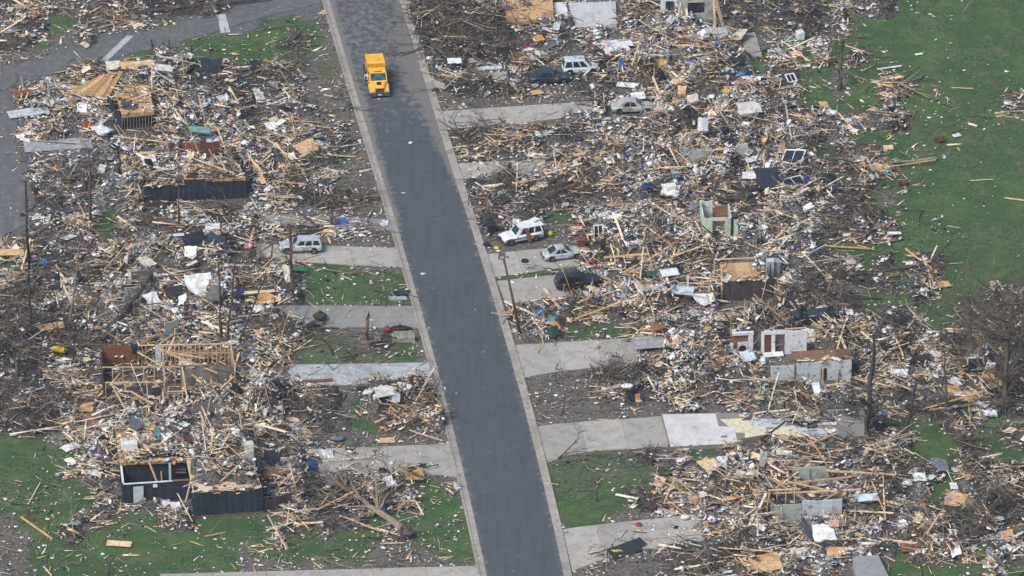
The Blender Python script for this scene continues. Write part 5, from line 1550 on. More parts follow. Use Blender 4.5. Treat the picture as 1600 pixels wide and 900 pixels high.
LAND = [(590, 120, 'yellow truck'), (859, 122, 'navy sedan'), (907, 108, 'ice blue van'), (989, 168, 'tan sedan'), (814, 372, 'white jeep'), (879, 398, 'silver coupe'), (903, 442, 'black crushed car'), (470, 388, 'silver estate car'), (1277, 498, 'overturned car'),
        (300, 770, 'open cellar'), (260, 585, 'bare stud frames'), (188, 555, 'rust brown panel wall'), (335, 295, 'dark blue cellar wall'), (335, 268, 'tan deck'), (210, 165, 'plywood platform on studs'), (1167, 452, 'dark umber wall'), (1125, 355, 'green closet'),
        (1157, 537, 'fireplace'), (1240, 535, 'white partition'), (1285, 580, 'blue-grey wall'), (1090, 675, 'white flooring'), (1230, 670, 'yellow underlay'), (1260, 800, 'grey cellar wall'), (1265, 745, 'sage wall'), (1362, 885, 'concrete block'),
        (828, 15, 'top plywood floor'), (925, 22, 'dusty top slab'), (1085, 25, 'grey house shell'), (1090, 248, 'broken sage walls'), (215, 460, 'porch walls'), (48, 500, 'tallest bare trunk'), (143, 330, 'split pale trunk'), (280, 340, 'thin straight trunk'),
        (457, 430, 'stripped trunk'), (350, 520, 'three dark trunks'), (573, 515, 'reddish stump'), (1312, 110, 'lone thick trunk'), (1355, 650, 'dark branching trunk'), (1415, 670, 'leaning bare tree'), (1568, 600, 'big bare tree'), (1515, 520, 'tangled bare tree'), (795, 140, 'squat broken trunk'),
        (590, 810, 'uprooted tree'), (200, 495, 'thick leaning trunk'), (170, 420, 'dark horizontal trunk'), (300, 15, 'long dark trunk'), (1425, 254, 'long pale log'), (1400, 425, 'dark fallen trunk'), (800, 460, 'leaning pole'), (630, 528, 'couch'), (640, 645, 'kerbside heap'),
        (700, 55, 'tall brush heap'), (745, 140, 'round brush pile'), (790, 290, 'low brush heap'), (1240, 265, 'window frames'), (1380, 185, 'field edge debris'), (1350, 350, 'field edge brush'), (1450, 760, 'grass strip'), (1540, 800, 'dark brush tangle'), (978, 858, 'black roof scrap'),
        (1068, 765, 'wooden truss'), (930, 760, 'lone lawn stub'), (880, 600, 'forked stub'), (60, 640, 'dark brush patch'), (90, 780, 'corner lawn'), (60, 40, 'corner timber litter'), (450, 60, 'lawn by the side street'), (530, 240, 'verge litter'), (540, 440, 'square lawn'),
        (1500, 120, 'open field'), (1110, 100, 'water heaters'), (420, 650, 'plank pile'), (60, 180, 'galvanised sheet'), (1000, 480, 'long plank heap'), (1020, 540, 'bluish slab'), (1440, 560, 'plywood scraps'), (1180, 160, 'far timber litter'), (1200, 860, 'lowest debris heap')]
LXY = np.array([(a, b) for a, b, _ in LAND], float)
ORD = ['', 'second ', 'third ', 'fourth ', 'fifth ', 'sixth ', 'seventh ', 'eighth ', 'ninth ', 'tenth ', 'eleventh ', 'twelfth ', 'thirteenth ', 'fourteenth ', 'fifteenth ', 'sixteenth ', 'seventeenth ', 'eighteenth ', 'nineteenth ', 'twentieth ']
USED = {}
def where(x, y, z, desc):
    px, py = PX(x, y, z)
    d = np.hypot(LXY[:, 0] - px, (LXY[:, 1] - py) * 1.3)
    i = int(d.argmin()); dx, dy = px - LXY[i, 0], (py - LXY[i, 1]) * 1.3
    if d[i] < 14: rel = 'right beside'
    elif abs(dx) > abs(dy): rel = 'right of' if dx > 0 else 'left of'
    else: rel = 'in front of' if dy > 0 else 'beyond'
    if d[i] > 55: rel = {'right of': 'well right of', 'left of': 'well left of', 'in front of': 'well in front of', 'beyond': 'well beyond', 'right beside': 'right beside'}[rel]
    s = f'{desc} {rel} the {LAND[i][2]}'
    k = USED.get(s, 0); USED[s] = k + 1
    return ORD[min(k, 19)] + s if k else s

def single(name, me, c, M3, half, col, label, cat, group):
    o = bpy.data.objects.new(name, me)
    M = Matrix(M3.tolist()).to_4x4() if not isinstance(M3, Matrix) else M3.to_4x4()
    o.matrix_world = Matrix.Translation(Vector(c)) @ M @ Matrix.Diagonal((2 * half[0], 2 * half[1], 2 * half[2], 1))
    o.color = (*[float(v) for v in col], 1)
    COL.objects.link(o)
    return tag(o, label, cat, group)
def tone(c):
    v = float(np.dot(c, (.3, .6, .1)))
    return v
def visible(d):
    px, py = PX(d['c'][:, 0], d['c'][:, 1], d['c'][:, 2])
    return (px > 4) & (px < 1596) & (py > 4) & (py < 896)
def pick(d, n, score):
    s = np.where(visible(d), score, -1)
    m = np.zeros(len(s), bool); m[np.argsort(-s)[:n]] = True
    return m
# boards
m = pick(bd, 290, bd['L'] * (0.35 + bd['half'][:, 1] * 6) * np.clip((bd['c'][:, 2]) / (bd['h'] + .05), 0, 1.3))
for i in np.where(m)[0]:
    L_, c_ = bd['L'][i], bd['col'][i]
    desc = ('very long ' if L_ > 4.2 else 'long ' if L_ > 2.9 else 'short ') + ('pale' if tone(c_) > .42 else 'tan' if tone(c_) > .28 else 'brown' if tone(c_) > .15 else 'dark') + (' plank' if bd['half'][i, 1] > .08 else ' stick')
    c0 = bd['c'][i] + np.array([0, 0, .06])
    single('timber_board', BOARDS[i % 8], c0, bd['M'][i], bd['half'][i], c_, where(*c0, desc), 'board', 'loose timber boards')
bd = take(bd, ~m)
# sheets
def singles(d, n, name, cat, group, colour_word, kinds):
    a = d['half'][:, 0] * d['half'][:, 1]
    m = pick(d, n, a)
    for i in np.where(m)[0]:
        L_ = d['L'][i]
        w_ = colour_word(d['col'][i])
        desc = ('large ' if L_ > 1.5 else 'mid-sized ' if L_ > .95 else 'small ') + w_ + (' strip' if d['half'][i, 1] / d['half'][i, 0] < .5 else ' sheet')
        c0 = d['c'][i] + np.array([0, 0, .08]); hf = d['half'][i].copy(); hf[2] = max(hf[2], .02)
        single(name, kinds[i % len(kinds)], c0, d['M'][i], hf, d['col'][i], where(*c0, desc), cat, group)
    return take(d, ~m)
white = singles(white, 200, 'white_sheet', 'panel', 'torn white sheets', lambda c: 'cream' if c[0] > c[2] * 1.15 else 'bright white' if tone(c) > .62 else 'off-white', TORN)
tan = singles(tan, 220, 'plywood_sheet', 'panel', 'torn plywood sheets', lambda c: 'pale plywood' if tone(c) > .42 else 'tan plywood' if tone(c) > .25 else 'brown wooden', TORN + WHOLE)
grey = singles(grey, 120, 'grey_sheet', 'panel', 'torn grey sheets', lambda c: 'pale grey' if tone(c) > .3 else 'mid grey' if tone(c) > .16 else 'slate grey', TORN)
dark = singles(dark, 70, 'dark_sheet', 'panel', 'torn dark sheets', lambda c: 'black' if tone(c) < .035 else 'dark brown' if c[0] > c[2] else 'charcoal', TORN)
def hue(c):
    r, g, b = c
    if b > r * 1.3 and b > g * 1.1: return 'blue'
    if r > g * 2.2: return 'red' if b > g * .7 else 'rusty'
    if g > r * 1.3: return 'teal' if b > r * 1.5 else 'green'
    if r > b * 2: return 'yellow'
    return 'pink'
vivid = singles(vivid, 80, 'coloured_scrap', 'scrap', 'coloured scraps', hue, TORN)
mass('splintered_timber', bd, 0.03, 'mass of small splintered boards in the debris fields')
mass('scraps', cat(white, tan, grey, dark, vivid), 0.45, 'mass of torn scraps of plaster, siding and household litter')

# ------------------------------------------------------------------ pieces read one by one from the photograph
C_ = {'white': (0.66, 0.67, 0.68), 'off': (0.52, 0.51, 0.48), 'cream': (0.58, 0.55, 0.44), 'tan': srgb(200, 164, 120), 'pale': srgb(214, 190, 156), 'brown': srgb(132, 98, 74), 'rust': srgb(124, 80, 60), 'grey': srgb(150, 152, 154), 'dgrey': srgb(96, 98, 102),
      'black': (0.024, 0.027, 0.031), 'navy': (0.025, 0.032, 0.05), 'blue': (0.06, 0.14, 0.36), 'teal': (0.16, 0.30, 0.30), 'galv': (0.44, 0.48, 0.50), 'red': (0.12, 0.028, 0.03), 'orange': (0.52, 0.27, 0.09), 'green': (0.03, 0.16, 0.10), 'yellow': (0.60, 0.45, 0.06), 'ice': (0.50, 0.58, 0.64)}
def top_z(px, py):
    p = G(px, py); z = float(mound_z(p.x, p.y)[0])
    q = G(px, py, z)                                  # the same spot of the photograph on top of the heap
    return q
SHEETS = [
 (177, 105, 1.7, 1.5, 5, 14, 0, 'cream', 'cream square board by the side street end of the platform'), (200, 104, 1.6, 1.4, 3, 10, 0, 'tan', 'tan sheet next to the cream square board'), (226, 103, 2.2, 1.3, 12, 12, 0, 'pale', 'pale plywood beyond the platform on studs'), (256, 108, 2.0, 1.2, -10, 8, 5, 'off', 'off-white sheet beyond the teal tarpaulin'),
 (44, 177, 4.6, 1.6, 14, 4, 0, 'galv', 'long pale galvanised sheet near the paved yard'), (35, 148, 2.0, 1.3, 10, 6, 0, 'rust', 'rusty sheet beside the paved yard'), (353, 164, 1.4, 2.2, 30, 30, 0, 'ice', 'pale blue pointed sheet in brush beyond the deck'), (335, 222, 1.8, 1.2, 3, 18, 0, 'ice', 'pale blue panel beside the rust brown wall'),
 (312, 205, 2.2, 1.0, 0, 12, 8, 'teal', 'sage tarpaulin heap on the rust brown wall'), (235, 245, 2.4, 1.4, 2, 10, 0, 'tan', 'tan panel left of the tan deck'), (90, 228, 7.5, 2.4, 4, 2, 0, 'grey', 'long grey concrete strip beneath litter by the paved yard'), (160, 205, 1.6, 1.6, 40, 10, 5, 'white', 'white crumpled sheet left of the studs'),
 (480, 232, 2.4, 2.0, 30, 12, -6, 'tan', 'kite shaped plywood on the verge litter'), (458, 252, 1.0, 2.2, 20, 20, 0, 'white', 'white leaning board in verge litter'), (425, 200, 1.3, 1.4, 20, 14, 0, 'white', 'white sheet at the edge of dark brush'), (405, 153, 1.0, 1.8, 10, 30, 0, 'off', 'off-white upright sheet beside dark brush'),
 (312, 452, 3.0, 2.6, 12, 34, 0, 'white', 'big bright white wall board standing in litter'), (336, 462, 1.6, 2.0, -20, 26, 0, 'dgrey', 'dark grey flap behind the big white wall board'), (230, 412, 1.4, 1.6, 40, 20, 0, 'cream', 'cream board left of the big white wall board'), (240, 475, 1.6, 2.2, 30, 30, 0, 'white', 'white pointed board beside the porch walls'),
 (332, 356, 1.6, 1.1, 0, 6, 0, 'white', 'bright white sheet below the dark blue cellar wall'), (272, 369, 2.2, .5, 5, 4, 0, 'white', 'white plank pair left of the dark tent'), (18, 396, 2.6, 1.2, -4, 6, 0, 'tan', 'tan sheet at the left edge'), (80, 512, 2.8, 1.2, 14, 6, 0, 'tan', 'tan plank sheet below the thin leaning trunk'),
 (415, 470, 1.7, 1.5, 4, 20, 0, 'orange', 'orange brown drawer panel right of three dark trunks'), (450, 432, .8, 2.0, 10, 40, 0, 'cream', 'cream board leaning on the stripped trunk'), (400, 458, 4.0, .5, 3, 4, 0, 'pale', 'pale long plank behind the orange drawer panel'), (480, 597, 5.5, .5, 2, 2, 0, 'rust', 'rust long plank across the dusty driveway'),
 (305, 382, 3.0, 1.8, 38, 44, 0, 'navy', 'black roof slope below the white sheet, first half of a tent shape'), (340, 384, 2.8, 1.6, -42, 44, 0, 'navy', 'black roof slope below the white sheet, second half of a tent shape'), (186, 851, 2.6, 1.0, -12, 2, 0, 'pale', 'lone pale plank sheet on the lowest lawn'), (40, 790, .1, .1, 0, 0, 0, 'white', None),
 (150, 660, 2.0, 2.0, 30, 20, 0, 'brown', 'brown board beside the dark brush patch'), (130, 640, 2.4, 1.4, 10, 14, 0, 'tan', 'tan torn board left of the stud frames'), (110, 700, 2.0, 1.0, 40, 10, 0, 'white', 'white strip on the litter left of the open cellar'), (275, 795, 1.0, 1.2, 10, 24, 0, 'white', 'white square sheet in front of the open cellar'),
 (425, 724, 1.6, 1.8, 0, 60, 0, 'navy', 'dark blue upright board right of the open cellar'), (437, 740, 3.6, 1.3, 4, 10, 0, 'brown', 'brown deck piece right of the dark siding'), (600, 615, 2.0, 1.5, 14, 20, 0, 'off', 'off-white fallen door on the kerbside heap'), (629, 608, .5, 1.4, 30, 30, 0, 'white', 'white strip on the kerbside heap'),
 (610, 755, 1.0, 1.6, 30, 12, 5, 'white', 'white crumpled cloth at the end of the uprooted crown'), (512, 712, 1.2, 1.4, 0, 10, 5, 'white', 'white crumpled cloth on the wood strewn driveway'), (605, 690, 1.6, .9, 0, 8, 0, 'tan', 'tan box lid on the wood strewn driveway'), (620, 790, .1, .1, 0, 0, 0, 'white', None),
 (900, 65, .1, .1, 0, 0, 0, 'white', None), (950, 340, 3.0, .9, -8, 10, 0, 'white', 'white curved awning sheet beyond the silver coupe'), (1000, 383, 3.4, 1.0, 4, 14, 0, 'white', 'white long duct in the litter right of the coupe'), (1038, 346, 1.9, 1.7, -20, 24, 0, 'orange', 'orange wooden panel left of the green closet'),
 (1046, 428, 2.0, 1.2, 10, 12, 0, 'white', 'white sheet left of the dark umber wall'), (1062, 456, 3.0, 1.4, -14, 10, 0, 'ice', 'pale blue wide sheet left of the umber wall'), (1030, 452, 2.0, 1.1, 16, 10, 0, 'white', 'white sheet beside the pale blue wide sheet'), (1097, 472, 1.8, 1.6, 20, 24, 10, 'white', 'white peaked sheet at the umber wall corner'),
 (1170, 172, 2.6, 1.8, 10, 20, 0, 'off', 'off-white round edged sheet in far litter'), (1158, 218, 3.2, .8, -16, 8, 0, 'white', 'white long board beyond the window frames'), (1048, 302, 2.0, 1.6, 0, 26, 8, 'white', 'white crumpled box sheet beyond the green closet'), (1198, 285, 2.6, 2.8, 4, 30, 0, 'navy', 'dark slate roof sheet left of the window frames'),
 (1180, 250, 2.4, .8, 24, 14, 0, 'ice', 'pale blue sheet beside the window frames'), (1255, 252, 3.0, 1.4, -40, 34, 0, 'navy', 'dark navy sheet behind the window frames'), (1229, 245, 1.1, 2.6, 60, 50, 0, 'tan', 'tan bent door behind the window frames'), (1172, 277, 1.8, 1.1, 0, 14, 6, 'white', 'white sheet above the slate roof sheet'),
 (1022, 536, 4.6, 2.6, 3, 0, 0, 'grey', 'bluish flat slab at the end of the three slab driveway'), (1028, 512, 1.4, 1.2, 20, 4, 0, 'brown', 'brown board, one of two on the plank heap edge'), (1045, 505, 1.2, 1.2, 30, 8, 0, 'rust', 'rust board next to the brown one on the plank heap edge'), (1110, 540, .1, .1, 0, 0, 0, 'white', None),
 (1168, 560, 1.5, 1.3, 20, 30, 0, 'ice', 'pale blue bent sheet in front of the fireplace'), (1208, 556, 2.2, .8, 4, 10, 0, 'white', 'white sheet in front of the white partition'), (1240, 541, 1.6, 1.0, 10, 40, 0, 'off', 'off-white lattice scrap leaning at the white partition'), (1268, 530, 1.2, 1.6, 10, 40, 8, 'off', 'off-white pointed cloth right of the white partition'),
 (1305, 520, .1, .1, 0, 0, 0, 'white', None), (1405, 583, 1.9, 1.0, -8, 8, 0, 'white', 'bright white panel left of the plywood scraps'), (1524, 566, 1.8, 1.2, 0, 14, 0, 'off', 'off-white crate lid near the tangled bare tree'), (1492, 600, 1.1, 1.4, 30, 14, 0, 'white', 'white diamond sheet among plywood scraps'),
 (1490, 612, 1.4, 1.8, 20, 16, 0, 'tan', 'tan folded ply below the white diamond sheet'), (1513, 622, 1.5, 1.6, -20, 14, 0, 'tan', 'tan ply near the foot of the big bare tree'), (1533, 540, 1.0, 2.0, 10, 40, 0, 'tan', 'tan upright ply in front of the tangled tree'), (1552, 598, 1.6, 2.0, 40, 30, 0, 'tan', 'tan curled ply left of the big bare tree'),
 (1547, 647, 1.5, .8, 0, 10, 5, 'white', 'white crumpled sheet at the foot of the big bare tree'), (1132, 728, 1.2, 1.8, 20, 30, 0, 'white', 'white pointed board below the white flooring'), (1108, 730, 2.0, 1.8, 40, 24, 0, 'pale', 'pale ply below the white flooring'), (1190, 718, 3.0, .9, -40, 12, 0, 'pale', 'pale planks sheet beyond the sage wall'),
 (1225, 712, 1.6, .9, 0, 14, 0, 'white', 'white torn cloth beyond the sage wall'), (1288, 838, 2.2, 1.8, 5, 34, 0, 'white', 'white leaning board below the grey cellar wall'), (1262, 832, 1.2, 2.2, 60, 50, 0, 'dgrey', 'dark leaning board below the grey cellar wall'), (1190, 885, 4.0, 2.4, 14, 16, 0, 'tan', 'large tan roof board at the lowest heap'),
 (1250, 866, 2.0, 1.4, 0, 10, 0, 'off', 'off-white sheet above the large tan roof board'), (1310, 865, 2.4, 1.4, -6, 14, 0, 'tan', 'tan sheet beyond the concrete block'), (1425, 858, 2.4, 1.4, 0, 3, 0, 'rust', 'rust flat sheet on the lowest grass'), (1418, 755, .9, 1.1, -20, 4, 0, 'white', 'white square on the grass strip'),
 (1495, 782, 2.0, 1.8, -20, 10, 0, 'tan', 'tan kite ply on the grass strip edge'), (1575, 840, 1.4, 1.4, 20, 20, 0, 'tan', 'tan ply in the dark brush tangle'), (1552, 785, .1, .1, 0, 0, 0, 'white', None), (1490, 762, .8, .9, 0, 20, 0, 'white', 'white lump on the brush tangle edge'),
 (820, 90, 2.2, 1.6, 10, 10, 0, 'rust', 'rust sheet left of the navy sedan'), (838, 146, 1.3, .9, 14, 4, 0, 'tan', 'tan flat box lid in front of the navy sedan'), (862, 72, 3.6, .8, 40, 8, 0, 'dgrey', 'dark grey plank sheet left of the far white slab'), (842, 62, 1.1, 1.0, 20, 14, 0, 'orange', 'orange board near the far slabs'),
 (1035, 110, 1.1, 2.0, 8, 44, 0, 'tan', 'tan upright panel right of the ice blue van'), (1065, 150, 1.0, 2.0, -10, 40, 0, 'tan', 'second tan upright panel beyond the tan sedan'), (980, 135, 2.4, .8, -16, 14, 0, 'white', 'white hull shaped scrap beyond the tan sedan'), (997, 152, 1.6, 1.2, 5, 10, 0, 'white', 'white sheet on the far side of the tan sedan'),
 (1033, 172, .8, 1.4, 10, 50, 0, 'ice', 'pale blue upright panel at the tan sedan nose'), (765, 108, 2.8, .7, 4, 6, 0, 'ice', 'pale blue sheet at the foot of the tall brush heap'), (710, 97, 1.6, 1.0, 0, 10, 0, 'white', 'white sheet in front of the tall brush heap'), (1255, 104, 1.6, .5, -6, 3, 0, 'white', 'white bar on the field left of the thick trunk'),
 (1390, 107, 2.9, .25, 12, 2, 0, 'white', 'thin white bar lying on the open field'), (1436, 86, .9, .35, 18, 2, 0, 'white', 'small white bar on the open field'), (1495, 213, .9, .6, 20, 4, 0, 'white', 'small white sheet alone on the open field'), (1468, 221, 1.2, .8, 10, 14, 5, 'red', 'crumpled dark red sheet on the open field'),
 (1388, 232, 1.1, .9, 0, 4, 0, 'pale', 'pale square ply on the field beyond the log'), (1380, 265, 1.6, 1.3, 20, 8, 0, 'tan', 'tan square ply in front of the long pale log'), (1412, 289, 1.0, .5, 0, 8, 6, 'red', 'brick red cloth on the field edge'), (1330, 370, .1, .1, 0, 0, 0, 'white', None),
 (1428, 413, 1.8, .6, -4, 6, 0, 'white', 'white plank on the dark fallen trunk'), (1473, 446, 1.5, 1.1, 10, 4, 0, 'tan', 'tan ply beside the snapped field stump'), (1340, 420, 1.2, .8, 20, 10, 0, 'white', 'white torn cloth beside the field grass'), (1397, 366, 1.5, .5, 10, 8, 5, 'white', 'white tub rim in the field edge brush'),
 (470, 422, 1.4, .7, 0, 10, 5, 'green', 'green plastic sheet on the square lawn'), (629, 460, 1.6, .8, 6, 10, 4, 'navy', 'dark blue crumpled sheet on the lawn by the kerb'), (622, 468, 2.0, .6, -4, 8, 4, 'grey', 'grey crumpled sheet on the lawn by the kerb'), (530, 349, 1.6, .9, 10, 10, 5, 'blue', 'blue crumpled sheet under the short stub'),
 (600, 352, .8, .9, 10, 12, 5, 'ice', 'pale blue crumpled sheet on the verge by the kerb'), (843, 493, 1.0, 1.0, 10, 30, 0, 'blue', 'bright blue tarpaulin beside the long leaning plank'), (867, 512, .9, 1.2, 30, 30, 0, 'orange', 'orange board beside the green bins'), (1052, 285, .1, .1, 0, 0, 0, 'white', None),
 (262, 130, 1.8, 1.6, 20, 14, 6, 'teal', 'teal tarpaulin in the litter right of the platform'), (330, 112, 2.4, 2.6, 0, 30, 0, 'navy', 'dark blue upright board in brush right of the platform'), (1355, 780, 2.2, 1.0, 6, 20, 0, 'ice', 'white and blue printed board right of the grey cellar wall'), (1310, 715, 2.2, 1.0, 0, 12, 0, 'dgrey', 'dark sheet below the end of the slab'),
]
for i, (px, py, l_, w_, yw, pt, rl, ck, lab) in enumerate(SHEETS):
    if lab is None: continue
    q = top_z(px, py)
    ex = 0.12 + math.sin(R(abs(pt))) * min(l_, w_) * .32
    torn = pt >= 20 or 'torn' in lab or 'crumpled' in lab or rl
    M3 = Euler((R(pt), R(rl), R(yw + 5)), 'XYZ').to_matrix()
    single(('crumpled_sheet' if 'crumpled' in lab or 'cloth' in lab else 'loose_panel'), (TORN[i % 7] if torn else WHOLE[i % 3]), (q.x, q.y, q.z + ex), M3, (l_ / 2, w_ / 2, .03 if not ('crumpled' in lab or 'cloth' in lab) else .14), C_[ck], lab, 'panel', None)
# long planks read one by one (px of both ends, height of each end)
PLANKS = [((851, 452), (891, 503), .4, .3, .26, 'pale', 'long pale plank leaning on the heap by the pole'), ((985, 425), (1122, 376), .8, 1.6, .22, 'pale', 'long pale beam crossing towards the green closet'), ((1030, 395), (975, 425), .8, .6, .18, 'tan', 'tan beam in the litter right of the coupe'), ((815, 512), (850, 482), .3, .7, .12, 'off', 'grey white rail beside the leaning pole'),
 ((945, 402), (1010, 397), .5, .6, .25, 'tan', 'tan board along the nose of the silver coupe'), ((495, 797), (562, 763), .5, 1.2, .16, 'tan', 'tan pole propped in the uprooted crown'), ((428, 802), (495, 795), .3, .3, .2, 'off', 'off-white long rail on the lowest lawn'), ((595, 849), (632, 848), .1, .1, .12, 'pale', 'short pale stick touching the root ball'),
 ((33, 808), (80, 841), .1, .1, .2, 'tan', 'tan branch-like pole on the corner lawn'), ((44, 788), (63, 754), .08, .08, .12, 'pale', 'pale stick on the corner lawn'), ((68, 885), (80, 899), .1, .1, .14, 'pale', 'pale stick at the lowest corner'), ((320, 838), (352, 832), .08, .08, .14, 'tan', 'tan stick on the lawn in front of the cellar'),
 ((1360, 840), (1508, 858), .3, .3, .26, 'pale', 'long pale beam lying on the lowest grass'), ((1490, 866), (1530, 880), .1, .1, .14, 'tan', 'tan stick at the lowest right grass'), ((1380, 745), (1383, 812), 1.5, .2, .12, 'pale', 'thin upright pale pole right of the grey wall'), ((1362, 752), (1382, 800), .8, .6, .12, 'tan', 'tan pole crossing the thin upright pole'),
 ((1308, 545), (1322, 500), .3, 2.0, .14, 'pale', 'pale pole leaning beside the overturned car'), ((1313, 525), (1324, 553), 1.8, .4, .26, 'pale', 'short pale post beside the blue-grey wall'), ((1210, 540), (1360, 506), .8, 1.2, .2, 'tan', 'tan beam behind the white partition'), ((1440, 640), (1535, 612), .3, .4, .2, 'tan', 'tan long plank below the plywood scraps'),
 ((1455, 640), (1545, 628), .3, .3, .2, 'pale', 'pale long plank towards the big bare tree'), ((1398, 532), (1430, 545), .3, .3, .22, 'tan', 'tan plank left of the bright white panel'), ((1570, 309), (1600, 313), .1, .1, .16, 'pale', 'pale rail at the right edge of the field'), ((1460, 250), (1380, 262), .5, .2, .14, 'tan', 'tan stick along the long pale log'),
 ((1340, 383), (1365, 390), .2, .2, .14, 'pale', 'pale stick near the field edge brush'), ((1290, 384), (1362, 389), .3, .2, .18, 'tan', 'tan rail pointing at the green field'), ((1360, 452), (1395, 440), .1, .1, .1, 'pale', 'pale thin stick below the dark fallen trunk'), ((1440, 451), (1468, 458), .1, .1, .12, 'tan', 'tan stick below the snapped field stump'),
 ((1517, 282), (1552, 280), .06, .06, .1, 'pale', 'pale thin stick at the lower right of the field'), ((1486, 137), (1520, 138), .06, .06, .1, 'pale', 'pale thin stick in the middle of the field'), ((1555, 176), (1600, 173), .1, .1, .14, 'pale', 'pale rail at the right edge, upper field'), ((372, 222), (410, 270), 1.0, .8, .3, 'pale', 'long pale timber sloping right of the tan deck'),
 ((1020, 120), (1032, 150), 1.0, .5, .22, 'pale', 'pale post right of the ice blue van'), ((1005, 460), (900, 498), .5, .4, .2, 'tan', 'long tan beam of the plank heap'), ((880, 480), (960, 455), .6, .5, .16, 'pale', 'pale beam at the back of the plank heap'), ((1045, 690), (1140, 684), .12, .12, .14, 'tan', 'tan rail along the front of the white flooring'),
 ((1020, 710), (1055, 713), .1, .1, .12, 'off', 'grey white stick below the driveway brush'), ((640, 685), (652, 678), .1, .1, .1, 'pale', 'pale stick on the lawn below the kerbside heap'), ((640, 672), (690, 688), .5, .3, .16, 'pale', 'pale rail on the low edge of the kerbside heap'), ((610, 636), (650, 662), 1.0, .4, .2, 'tan', 'tan plank on the kerbside heap')]
for i, (a, b, za, zb, w_, ck, lab) in enumerate(PLANKS):
    A, B2 = top_z(*a), top_z(*b)
    A.z = max(za, A.z * .9) if za > .15 else za; B2.z = max(zb, B2.z * .9) if zb > .15 else zb
    A, B2 = G(a[0], a[1], A.z), G(b[0], b[1], B2.z)
    d = B2 - A
    q = d.to_track_quat('X', 'Z').to_matrix()
    single('long_plank', BOARDS[i % 8], (A + B2) / 2, q, (d.length / 2, w_ / 2, max(.03, w_ * .28)), C_[ck], lab, 'plank', None)

# ------------------------------------------------------------------ fallen limbs tangled in the brush
LIMB = []
for i in range(8):
    m = MB(); random.seed(50 + i)
    limbs_mesh((0, 0, .1), (1, random.uniform(-.3, .3), .25), random.uniform(2.2, 3.4), random.uniform(.07, .12), 3, m, .55, .03)
    me = bpy.data.meshes.new('fallen_limb'); me.from_pydata(m.v, [], m.f); me.update(); LIMB.append(me)
lx, ly = rng.uniform(-58, 58, 6000), rng.uniform(-64, 78, 6000)
lh, ls, lk, lb_ = height(lx, ly)
ok = np.where((rng.uniform(0, 1, 6000) < np.clip(ls[:, 3] - .35, 0, 1) * ls[:, 1] * lk * 2.6) & visible(dict(c=np.stack([lx, ly, lh], -1))))[0][:280]
for i in ok:
    me = LIMB[i % 8]; key = ('bark', 'dark_bark', 'stripped_wood')[int(i) % 7 // 3 if i % 7 < 6 else 2]
    o = bpy.data.objects.new('fallen_limb', me); COL.objects.link(o)
    if not me.materials: me.materials.append(None)
    o.material_slots[0].link = 'OBJECT'; o.material_slots[0].material = MATS[key]
    o.location = (lx[i], ly[i], lb_[i] + lh[i] * .8); sc_ = random.uniform(.7, 1.6)
    o.scale = (sc_, sc_, sc_ * random.uniform(.5, 1.0)); o.rotation_euler = (random.uniform(-.5, .5), random.uniform(-.35, .25), random.uniform(0, 6.28))
    tag(o, where(lx[i], ly[i], 0, {'bark': 'brown', 'dark_bark': 'dark', 'stripped_wood': 'pale'}[key] + ' forked limb'), 'branch', 'fallen limbs in the brush')

# ------------------------------------------------------------------ household things
def stand(name, px, py, label, cat, yaw=0, rot=None, lift=0.0, group=None, on=None):
    q = top_z(px, py) if on is None else G(px, py, on)
    q.z = max(0, q.z - .05) + lift
    return empty(name, q, R(yaw), label, cat, group, rot=rot)
def fridge(px, py, yaw, label, h=1.7, w=.8, d=.75, rot=None, lift=0.0, material=None, on=None):
    r_ = stand('refrigerator', px, py, label, 'refrigerator', yaw, rot, lift, on=on)
    mm = material or M_WHITE
    MB().box((0, 0, h / 2), (w, d, h)).build('cabinet', mm, r_)
    for z0, z1 in ((.06, h * .62), (h * .64, h - .02)):
        dd = MB().box((0, -d / 2 - .035, (z0 + z1) / 2), (w - .02, .06, z1 - z0)).build('door', mm, r_)
        MB().box((w * .38, -d / 2 - .085, (z0 + z1) / 2), (.03, .04, (z1 - z0) * .5)).build('handle', M_CHROME, dd)
fridge(1203, 428, 8, 'pale standing refrigerator right of the tan deck', 1.8, material=M_BLUEGREY)
fridge(1214, 426, 8, 'narrow slatted cooler beside the pale standing refrigerator', 1.6, .55, material=M_GALV)
fridge(389, 716, 10, 'cream refrigerator standing on the littered floor', 1.9, .95, on=2.75, material=mat('cream_enamel', (.56, .55, .47), .45, dirt_amt=.2))
fridge(1098, 206, 30, 'white tilted refrigerator in the far litter', 1.5, .9, rot=(R(-24), R(14), R(24)), lift=.1)
fridge(612, 622, 20, 'white refrigerator on its side on the kerbside heap', 1.5, rot=(R(80), R(8), R(20)), lift=.5)
fridge(202, 702, 4, 'white chest freezer on the littered cellar house floor', .9, 1.7, .8, on=2.8)
fridge(1048, 300, 12, 'white stove box beyond the green closet', .95, 1.1, .9)
fridge(1524, 574, 0, 'dark bodied chest with pale lid by the tangled tree', .9, 1.5, .8, material=M_BLACKPL)
fridge(1250, 60, 20, 'pale washing machine in the litter left of the thick trunk', .95, .8, .8)
for i, (px, py) in enumerate(((1024, 97), (1034, 98), (1043, 97))):
    r_ = stand('water_heater', px, py, ['white water heater, first of three by the brown beam', 'white water heater, middle of three by the brown beam', 'white water heater, last of three by the brown beam'][i], 'water heater', group='water heaters')
    MB().tube([(0, 0, 0), (0, 0, 1.5)], [.30, .30], 14).build('tank', M_GALV, r_, False)
    MB().tube([(0, 0, 1.5), (0, 0, 1.62)], [.27, .12], 14).build('dome', M_GALV, r_)
    MB().tube([(.1, 0, 1.55), (.1, 0, 1.85)], [.03, .03], 6).build('pipe', M_CHROME, r_)
